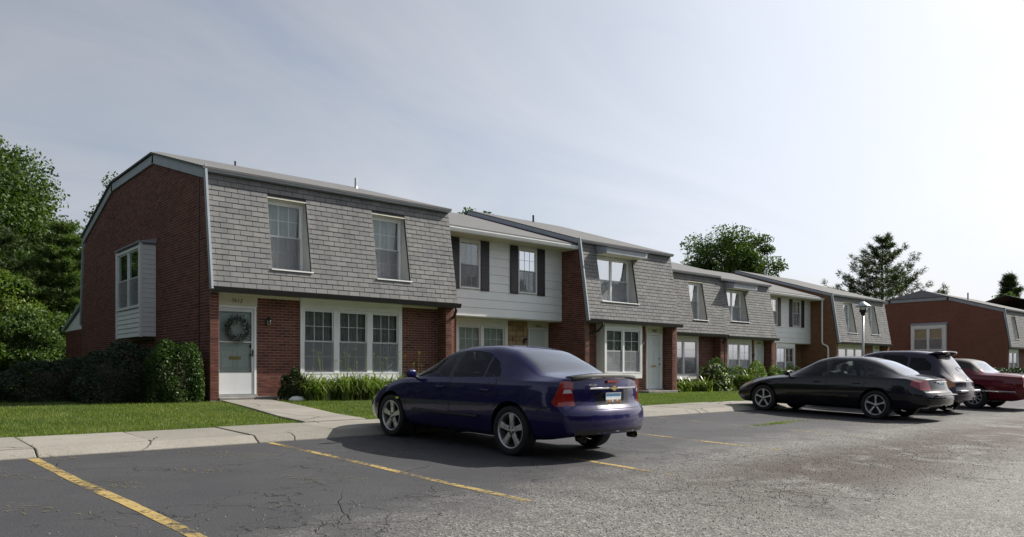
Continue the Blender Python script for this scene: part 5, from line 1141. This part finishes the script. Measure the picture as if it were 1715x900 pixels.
def conifer(name, label, loc, H, rad, z0, seed, layers=16, needle=.22, per=34, mat='needle', group=None, droop=.10, lean=0, trunk_r=.012, tip=.12, gaps=.0, rise=.38):
    rs = np.random.RandomState(seed); t = thing(name, loc, label, 'tree', group); L = Vector(loc)
    MB().tube([L+Vector((0, 0, -.2)), L+Vector((lean*.4, 0, H*.5)), L+Vector((lean, 0, H))], [H*trunk_r*1.3, H*trunk_r, H*.0025], 8).build('trunk', 'bark', t, smooth=True)
    m = MB(); Ps = []; Ds = []
    for i in range(layers):
        f = i/(layers-1); z = z0+(H*.97-z0)*f; r = rad*((1-f)**.85*(1-tip)+tip)*rs.uniform(.8, 1.15); nb = rs.randint(5, 8); a0 = rs.uniform(0, 6.28)
        for b in range(nb):
            if rs.rand() < gaps: continue
            a = a0+2*math.pi*b/nb+rs.uniform(-.3, .3); rr = r*rs.uniform(.6, 1.15); d = np.array([math.cos(a), math.sin(a), 0]); pts = []
            for j in range(7):
                q = j/6; pts.append(Vector((lean*z/H, 0, z))+Vector(d*rr*q)+Vector((0, 0, rr*(-droop*q*2+rise*q*q))))
            m.tube([p+L for p in pts], [max(.006, H*.0035*(1-j/7)) for j in range(7)], 4)
            k = int(per*max(.4, rr/rad*1.6))
            for q in rs.uniform(.22, 1.0, k):
                j = min(5, int(q*6)); p = pts[j].lerp(pts[j+1], q*6-j); side = np.cross(d, [0, 0, 1]); w = rr*.30*(1.05-q*.75)
                Ps.append(np.array(p)+side*rs.uniform(-w, w)+np.array([0, 0, rs.normal()*.04*rr])); Ds.append(d*.8+side*rs.uniform(-.6, .6)+np.array([0, 0, .25]))
    m.build('limbs', 'bark', t, smooth=True, kind='stuff'); Ps, Ds = np.array(Ps), np.array(Ds); k = 16
    P = np.repeat(Ps, k, 0)+rs.normal(size=(len(Ps)*k, 3))*needle*.30; D = np.repeat(Ds, k, 0)+rs.normal(size=(len(P), 3))*.65; D /= np.linalg.norm(D, axis=1)[:, None]
    S = np.cross(D, rs.normal(size=D.shape)); S /= np.linalg.norm(S, axis=1)[:, None]; n = len(P)
    V = np.stack([P-S*needle*.085, P+S*needle*.085, P+D*needle*rs.uniform(.7, 1.3, n)[:, None]], 1).reshape(-1, 3)
    link('crown', fast_mesh('crown', V, np.arange(3*n).reshape(n, 3), np.clip(np.repeat(rs.rand(len(Ps)), k)*.6+rs.rand(n)*.4, 0, 1), mat), mat, t, kind='stuff'); return t
def shrub(name, label, loc, sx, sy, H, seed, mat='yew_leaf', n=9000, leaf=.06, group=None, power=2.6, cat='shrub', lumps=.12, aspect=.5, stem=True):
    rs = np.random.RandomState(seed); t = thing(name, loc, label, cat, group)
    d = rs.normal(size=(n, 3)); d /= np.linalg.norm(d, axis=1)[:, None]; d[:, 2] = np.abs(d[:, 2])*1.0
    q = (np.abs(d[:, 0])**power+np.abs(d[:, 1])**power+np.abs(d[:, 2])**power)**(-1/power)
    lump = 1+lumps*(np.sin(5*d[:, 0]+seed)*np.cos(4*d[:, 1]+seed*3)+.8*np.sin(9*d[:, 2]+6*d[:, 0]+seed))
    r = q*lump*(1-np.abs(rs.normal(size=n))*.09); P = d*r[:, None]*np.array([sx, sy, H*.90])+np.array([0, 0, .03])
    V, F = leaf_quads(P, leaf, rs, aspect, -.3); tone = np.clip(.5*(np.sin(6*d[:, 0]+4*d[:, 2]+seed)+1)*.4+rs.rand(n)*.6, 0, 1)
    c = link('foliage', fast_mesh('foliage', V, F, tone, mat), mat, t, kind='stuff')
    m = MB(); a = Vector(loc)
    for i in range(7):
        an = i*.9+seed; m.tube([a+Vector((0, 0, -.05)), a+Vector((math.cos(an)*sx*.3, math.sin(an)*sy*.3, H*.4)), a+Vector((math.cos(an)*sx*.6, math.sin(an)*sy*.6, H*.7))], [.02, .014, .006], 5)
    m.build('stems', 'bark', t, kind='stuff')
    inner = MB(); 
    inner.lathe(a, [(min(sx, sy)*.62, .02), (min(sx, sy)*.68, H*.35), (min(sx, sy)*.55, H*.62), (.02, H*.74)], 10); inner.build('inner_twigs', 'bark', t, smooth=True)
    return t
def blade_mesh(name, nb, length, width, spread, seed, mat, segs=5, stalks=0):
    """a clump of arching strap leaves"""
    rs = np.random.RandomState(seed); V = []; F = []; tone = []
    for b in range(nb):
        a = rs.uniform(0, 6.28); L = length*rs.uniform(.6, 1.15); lean = rs.uniform(.5, 1.0)*spread; base = np.array([rs.normal()*.07, rs.normal()*.07, 0]); d = np.array([math.cos(a), math.sin(a), 0]); s = np.array([-d[1], d[0], 0]); i0 = len(V)
        for j in range(segs+1):
            q = j/segs; w = width*(1-q**2.2)*.5+.0008; p = base+d*L*lean*(q**1.5)*.55+np.array([0, 0, L*(q*1.25-lean*.85*q**2.6)*.9]); V += [p-s*w, p+s*w]
        for j in range(segs): F.append((i0+2*j, i0+2*j+1, i0+2*j+3, i0+2*j+2)); tone.append(rs.rand())
    for k in range(stalks):
        b = np.array([rs.normal()*.1, rs.normal()*.1, 0]); h = length*rs.uniform(.95, 1.3); tip = b+np.array([rs.normal()*.08, rs.normal()*.08, h]); i0 = len(V)
        for p in (b, tip): V += [p-np.array([.003, 0, 0]), p+np.array([.003, 0, 0])]
        F.append((i0, i0+1, i0+3, i0+2)); tone.append(.9)
        for c in range(3): p = tip+rs.normal(size=3)*.02; i0 = len(V); V += [p+np.array([-.007, 0, -.02]), p+np.array([.007, .004, -.02]), p+np.array([.005, 0, .02]), p+np.array([-.005, .004, .02])]; F.append((i0, i0+1, i0+2, i0+3)); tone.append(1)
    return fast_mesh(name, np.array(V), np.array(F), np.array(tone), mat)
# trees behind the row
TL = 'trees behind the end townhouse'
broad_tree('broadleaf_tree', 'tall leafy tree towering behind the end townhouse', (4.7, 49, -.8), 13.2, 6.2, 1.5, 11, nleaf=110000, leaf=.20, nclump=230, group=TL)
broad_tree('broadleaf_tree', 'tall leafy tree beyond the low shrubs, away from the brick side wall', (-3.2, 47, -.8), 12.8, 6.2, 1.0, 15, nleaf=90000, leaf=.21, nclump=260, group=TL)
broad_tree('understory_tree', 'low pale green tree under the tall leafy trees', (3.6, 41, -.8), 5.6, 3.4, .4, 21, 'leaf_light', 50000, .15, 170, TL)
broad_tree('understory_tree', 'low broad green tree behind the spreading shrubs', (8.4, 45.5, -.8), 6.4, 3.4, .4, 23, 'leaf_green', 50000, .16, 170, TL)
broad_tree('understory_tree', 'low green tree at the edge of the lawn', (-1.0, 38, -.8), 5.2, 3.2, .3, 27, 'leaf_green', 40000, .15, 150, TL)
conifer('pine_tree', 'slender bare-trunked pine between the leafy trees and the brick side wall', (7.35, 40.2, -.8), 7.6, 2.7, 2.4, 31, 9, .26, 70, mat='needle_light', droop=.12, trunk_r=.0095, group=TL, gaps=.15)
conifer('pine_tree', 'shaggy dark pine in front of the tall leafy tree', (4.2, 42.5, -.8), 9.2, 3.4, 3.6, 33, 10, .30, 46, droop=.1, group=TL, gaps=.2)
broad_tree('understory_tree', 'bushy low tree filling the gap beside the far shrubs', (.2, 41.5, -.8), 4.2, 2.6, -.3, 29, 'leaf_green', 30000, .15, 120, TL)
broad_tree('understory_tree', 'dense bushy undergrowth tree behind the juniper shrubs', (5.6, 37.5, -.8), 3.4, 2.2, -.3, 25, 'leaf_green', 30000, .13, 120, TL)
broad_tree('broadleaf_tree', 'leafy tree showing just past the rear slope of the end roof', (14.6, 53, -.8), 13.6, 3.6, 4, 41, nleaf=30000, leaf=.17, nclump=150)
broad_tree('broadleaf_tree', 'treetop peeping over the ridge above the white sided unit', (28.3, 35.5, -.9), 10.7, 2.2, 4, 43, nleaf=6000, leaf=.2, nclump=60)
broad_tree('broadleaf_tree', 'round open tree standing behind the middle of the row', (56, 35.7, -1), 13.3, 4.6, 3, 47, nleaf=50000, leaf=.20, nclump=200)
conifer('pine_tree', 'big layered pine rising between the row and the separate block', (88, 36.2, -1), 16.0, 9.8, 1, 53, 18, .42, 40, group='far conifers', gaps=.12, rise=.6)
broad_tree('broadleaf_tree', 'small pale tree beside the big layered pine', (79.5, 37.5, -1), 10.2, 3.0, 2, 57, nleaf=9000, leaf=.28, nclump=70)
conifer('pine_tree', 'small pine beyond the far townhouse roof', (128, 34.5, -1), 14.8, 4.2, 3, 59, 13, .6, 34, group='far conifers')
broad_tree('sapling', 'thin sapling top above the separate brick block', (99, 27, -1), 10.3, 1.6, 7.2, 61, nleaf=700, leaf=.25, nclump=30)
# trees round the rest of the car park (they show in the window panes and the car paint; those on the side lawn are added to shade the end wall)
LT = 'trees around the rest of the car park'
base = broad_tree('broadleaf_tree', 'leafy tree across the car park, facing the townhouse row', (-22, 2, -1.3), 11, 5.2, -.2, 71, nleaf=26000, leaf=.5, nclump=150, group=LT)
for (x, y, s) in ((-20, 12, .9), (-24, -9, 1.1), (-14, -22, 1.0), (-2, -27, 1.15), (11, -30, 1.0), (24, -28, 1.2), (37, -31, 1.05), (50, -29, 1.1), (64, -32, 1.0), (80, -30, 1.2), (-9, 24, .8), (-12, 31, .9), (-8, 17.5, .5), (-4.2, 22, .55), (-5, 28, .62), (-3.4, 35, .6), (4, -33, 1.1), (17, -33, 1.1), (30, -34, 1.1), (44, -34, 1.15), (57, -33, 1.1)):
    c = copy_tree(base); c.location = (x, y, -1.3); c.scale = (s, s, s*rng.uniform(.85, 1.1)); c.rotation_euler.z = rng.uniform(0, 6)
    if y > 10: c['label'] = 'leafy tree added out of view to shade the brick side wall of the end townhouse'; c['group'] = 'added shade trees on the side lawn'  # unseen trees, added to keep skylight off the brick end wall
# shrubs along the end wall
shrub('shrub', 'low spreading dark juniper at the far end of the brick side wall', (3.7, 20.9, -.78), 1.35, .95, 1.08, 3, 'juniper_leaf', 15000, .065, lumps=.07)
shrub('shrub', 'rounded dark juniper under the side bay', (4.75, 19.2, -.78), 1.05, 1.0, 1.42, 5, 'juniper_leaf', 14000, .065, lumps=.08)
shrub('shrub', 'clipped square yew at the front corner of the end townhouse', (5.42, 17.75, -.78), .52, .62, 1.52, 8, 'yew_leaf', 13000, .065, power=5, lumps=.05)
# day lilies under the big front window
lm = [blade_mesh('lily_clump', 54, .98, .040, 1.25, 90+i, 'lily_leaf', stalks=(1 if i else 0)) for i in range(3)]
k = 0
for i in range(17):
    for j in range(2):
        x = 8.25+i*.20+rng.uniform(-.07, .07); y = 16.62+j*.36+rng.uniform(-.07, .07)
        o = link('day_lily', lm[k % 3], None); k += 1; o.location = (x, y, zlawn(x, y)); o.rotation_euler.z = rng.uniform(0, 6.28); o.scale = (1, 1, rng.uniform(.85, 1.15))
        tag(o, 'arching day lily clump in the bed under the big front window', 'plant', 'day lilies under the front window')
shrub('shrub', 'small dark leafy shrub between the house wall and the day lilies', (8.05, 17.15, -.77), .32, .3, .75, 12, 'leaf_dark', 2500, .07)
# planting in front of the middle units
GP = 'plants in front of the middle units'
shrub('shrub', 'bright yellow green low plant beside the door numbered 7608', (24.0, 17.9, -.93), .45, .4, .42, 14, 'leaf_light', 2500, .08, GP); shrub('shrub', 'narrow dark evergreen against the brick pier by the 7608 door', (23.98, 18.6, -.95), .28, .3, 1.15, 16, 'yew_leaf', 2600, .06, GP)
for (x, y, s) in ((25.2, 18.1, 1.0), (25.9, 18.2, .9), (26.5, 18.0, 1.05)): o = link('strap_leaf_plant', lm[0], None); o.location = (x, y, zlawn(x, y)); o.scale = (1.3*s, 1.3*s, 1.0*s); tag(o, 'leafy strap leaved plant under the paired ground floor window', 'plant', GP)
shrub('shrub', 'white flowering bush in front of the fourth unit', (27.9, 18.4, -1), .70, .6, 1.25, 18, 'leaf_green', 5000, .09, GP, lumps=.2)
rs = np.random.RandomState(5); n = 260; d = rs.normal(size=(n, 3)); d /= np.linalg.norm(d, axis=1)[:, None]; d[:, 2] = np.abs(d[:, 2]); P = d*np.array([.72, .62, 1.22])
V, F = leaf_quads(P, .09, rs, .9, 0); o = link('blossom', fast_mesh('blossom', V, F, rs.rand(n), 'petal_white'), None, bpy.data.objects[[q.name for q in bpy.data.objects if q.get('label') == 'white flowering bush in front of the fourth unit'][0]], kind='stuff')
shrub('shrub', 'dark conical evergreen behind the white flowering bush', (28.9, 19.1, -1), .55, .5, 1.45, 20, 'yew_leaf', 4500, .07, GP)
shrub('shrub', 'loose yellow green bush by the 7604 window', (30.9, 18.5, -1), .95, .7, 1.15, 22, 'leaf_light', 5000, .10, GP, lumps=.22); shrub('shrub', 'pale flowering bush near the 7604 door', (33.6, 18.9, -1), .6, .5, 1.0, 24, 'leaf_light', 3000, .09, GP, lumps=.2)
shrub('shrub', 'clipped ball shaped shrub before the white sided far unit', (37.4, 20.0, -1), .62, .6, 1.25, 26, 'yew_leaf', 5000, .06, GP, power=2)
p = thing('plant_pot', (29.6, 17.9, -1.0), 'brown clay pot of grassy leaves on the lawn', 'plant pot'); MB().lathe((29.6, 17.9, -1.0), [(.0, .0), (.17, .0), (.23, .34), (.25, .34), (.25, .40), (.21, .40), (.19, .33), (0, .33)], 18).build('pot', 'clay_pot', p, smooth=True)
o = link('foliage', lm[0].copy(), None, p); o.location = (0, 0, .3)
o = MB().lathe((7.95, 16.75, -.80), [(.0, .0), (.17, .02), (.19, .07), (.12, .13), (.0, .15)], 9).build('garden_stone', 'white_paint', None, smooth=True); o.data.transform(Matrix.Translation((7.95, 16.75, 0)) @ Matrix.Diagonal((1.1, .7, 1, 1)) @ Matrix.Rotation(.1, 4, 'X') @ Matrix.Translation((-7.95, -16.75, 0))); tag(o, 'pale stone lying beside the front walk near the day lilies', 'stone')
for (x, w, lb) in ((55.0, 1.7, 'clipped dark hedge block against the separate brick block'), (59.6, 1.6, 'clipped hedge under the front window of the separate block')): shrub('hedge', lb, (x, 15.6, -1.02), w, .6, 1.15, int(x), 'leaf_dark', 7000, .10, power=7, lumps=.02, cat='hedge')
# grass, clippings, pebbles
def blades(name, X, Y, Z, h, w, rs, mat, lean=.35, flat=False):
    n = len(X); P = np.stack([X, Y, Z], 1); a = rs.uniform(0, 6.28, n); s = np.stack([np.cos(a), np.sin(a), np.zeros(n)], 1)*w*.5; hh = h*rs.uniform(.5, 1.25, n)
    T = P+np.stack([rs.normal(size=n)*lean*hh, rs.normal(size=n)*lean*hh, hh], 1)
    if flat: T = P+np.stack([np.cos(a+1.5)*h*rs.uniform(.4, 1.2, n), np.sin(a+1.5)*h*rs.uniform(.4, 1.2, n), np.full(n, .004)], 1)
    return fast_mesh(name, np.stack([P-s, P+s, T], 1).reshape(-1, 3), np.arange(3*n).reshape(n, 3), np.clip(rs.rand(n)*.6+.22+.22*np.sin(X*1.9+1.3*np.sin(Y*2.3))*np.sin(Y*2.7+X*.8), 0, 1), mat)
rs = np.random.RandomState(77)
def area(x0, x1, y0, y1, dens): n = int((x1-x0)*(y1-y0)*dens); return rs.uniform(x0, x1, n), rs.uniform(y0, y1, n)
GX = []; GY = []
for a in ((-3, 8.5, 11.9, 17.3, 1500), (8.5, 24, 11.9, 17.2, 800), (24, 42, 11.9, 19.3, 300), (-8, 6, 17.3, 34, 130), (-12, -3, 11.9, 17.3, 300)): x, y = area(*a); GX.append(x); GY.append(y)
GX, GY = np.concatenate(GX), np.concatenate(GY)
t_ = (GY-11.95)/5.4; ok = ~((GX > 5.74+.56*t_) & (GX < 7.03+.47*t_) & (GY < 17.4)); ok &= (GY > 11.95+.05*np.sin(GX*5)+.03*np.sin(GX*17)-.06); GX, GY = GX[ok], GY[ok]
tt = np.clip((GY-11.95)/5.4, 0, 1); tt = tt*tt*(3-2*tt); zf = np.where(GX < 8, -.76, np.where(GX < 32, -.76-.24*(GX-8)/24, -1.0)); GZ = -.925*(1-tt)+zf*tt
o = link('grass', blades('grass', GX, GY, GZ-.01, .052, .009, rs, 'grass_blade'), None, kind='stuff'); tag(o, 'mown green grass of the front lawns', 'grass')
x = rs.uniform(-4, 5.6, 5200); y = 10.25-np.abs(rs.normal(size=5200))*1.9; keep = np.sin(x*2.1)*np.cos(y*2.7)+np.sin(x*5+y*3) > .95; x, y = x[keep], y[keep]
o = link('grass_clippings', blades('grass_clippings', x, y, np.array([zlot(b) for b in y])+.006, .10, .010, rs, 'dry_grass', flat=True), None, kind='stuff'); tag(o, 'dry grass clippings scattered over the stalls', 'grass clippings')
x = np.concatenate([1.62+1.33*rs.randint(-4, 16, 900)+rs.normal(size=900)*.012, rs.uniform(-4, 24, 900)]); y = np.concatenate([rs.uniform(10.5, 11.9, 900), 10.31+rs.normal(size=900)*.02]); keep = np.sin(x*1.3)+np.sin(y*4+x*3) > .7; x, y = x[keep], y[keep]
o = link('joint_weeds', blades('joint_weeds', x, y, np.where(y > 10.4, -.94, zlot(10.3)), .05, .007, rs, 'grass_blade', lean=.8), None, kind='stuff'); tag(o, 'weeds growing in the pavement joints', 'weeds')
x = 14.2+rs.normal(size=900)*.55; y = 7.9+(x-14.2)*.05+rs.normal(size=900)*.06
o = link('weed_patch', blades('weed_patch', x, y, np.array([zlot(b) for b in y]), .035, .008, rs, 'grass_blade', lean=1.2), None, kind='stuff'); tag(o, 'weeds sprouting from a crack in the asphalt', 'weeds')
n = 5200; x = np.concatenate([rs.uniform(5, 15, n//2), rs.uniform(1, 14, n//2)]); y = np.concatenate([3.9+.03*x[:n//2]+rs.normal(size=n//2)*.75, rs.uniform(3.0, 6.2, n//2)]); z = np.array([zlot(b) for b in y])
s = rs.uniform(.003, .011, n)[:, None]; d = np.array([(1, 0, 0), (-.5, .87, 0), (-.5, -.87, 0), (0, 0, 1.1)]); P = np.stack([x, y, z], 1); V = (P[:, None]+d[None]*s[:, None]).reshape(-1, 3); F = (np.array([(0, 1, 3), (1, 2, 3), (2, 0, 3)])[None]+4*np.arange(n)[:, None, None]).reshape(-1, 3)
o = link('gravel', fast_mesh('gravel', V, F, np.repeat(rs.rand(n), 3), 'pebble'), None, kind='stuff'); tag(o, 'loose gravel over the worn drive lane', 'gravel')
# lamp post
t = thing('lamp_post', (33.4, 14.56, -1.0), 'grey lamp post with conical metal shade on the lawn behind the black sedan', 'lamp post'); L = Vector((33.4, 14.56, -1.0))
MB().tube([L+Vector((0, 0, -.1)), L+Vector((0, 0, 3.38))], [.055, .045], 12).build('pole', 'galvanised', t, smooth=True); MB().lathe(L, [(.12, 0), (.12, .03), (.07, .09), (.055, .1)], 14).build('base_flange', 'galvanised', t)
MB().lathe(L, [(.05, 3.36), (.09, 3.38), (.095, 3.46), (.15, 3.50), (.15, 3.60), (.10, 3.61)], 16).build('ballast_housing', 'dark_metal', t, smooth=False); MB().lathe(L, [(.13, 3.60), (.15, 3.78)], 16).build('lamp_glass', 'lamp_glass', t, smooth=True); MB().lathe(L, [(.33, 3.74), (.33, 3.76), (.12, 3.90), (.06, 3.96), (0, 3.97)], 20).build('lamp_shade', 'galvanised', t, smooth=True)
# wreath on the storm door
w = thing('door_wreath', (6.86, 17.71, .95), 'frosted grey green wreath with pale berries hung on the storm door', 'wreath'); c = np.array([0, 0, 0.]); rs = np.random.RandomState(9)
a = rs.uniform(0, 6.28, 1500); r = .245+rs.normal(size=1500)*.04; P = np.stack([np.cos(a)*r, -.03+rs.normal(size=1500)*.018-.01, np.sin(a)*r], 1); V, F = leaf_quads(P, .055, rs, .4, 0); leaf_mat('wreath_leaf', [(.03, .045, .035), (.07, .09, .08), (.25, .27, .26)], .1)
link('wreath_ring', fast_mesh('wreath_ring', V, F, rs.rand(1500), 'wreath_leaf'), None, w)
m = MB()
for i in range(14): an = i*2*math.pi/14+.2; m.lathe(Vector((6.86, 17.71, .95))+Vector((math.cos(an)*(.2+.04*(i % 3-1)), -.055, math.sin(an)*(.2+.04*(i % 3-1)))), [(0, -.014), (.013, -.006), (.013, .006), (0, .014)], 6)
m.build('berries', 'berry_white', w, smooth=True, kind='stuff'); MB().box(6.85, 6.87, -17.70, -17.69, 1.14, 1.30).build('hanger', 'dark_metal', w)
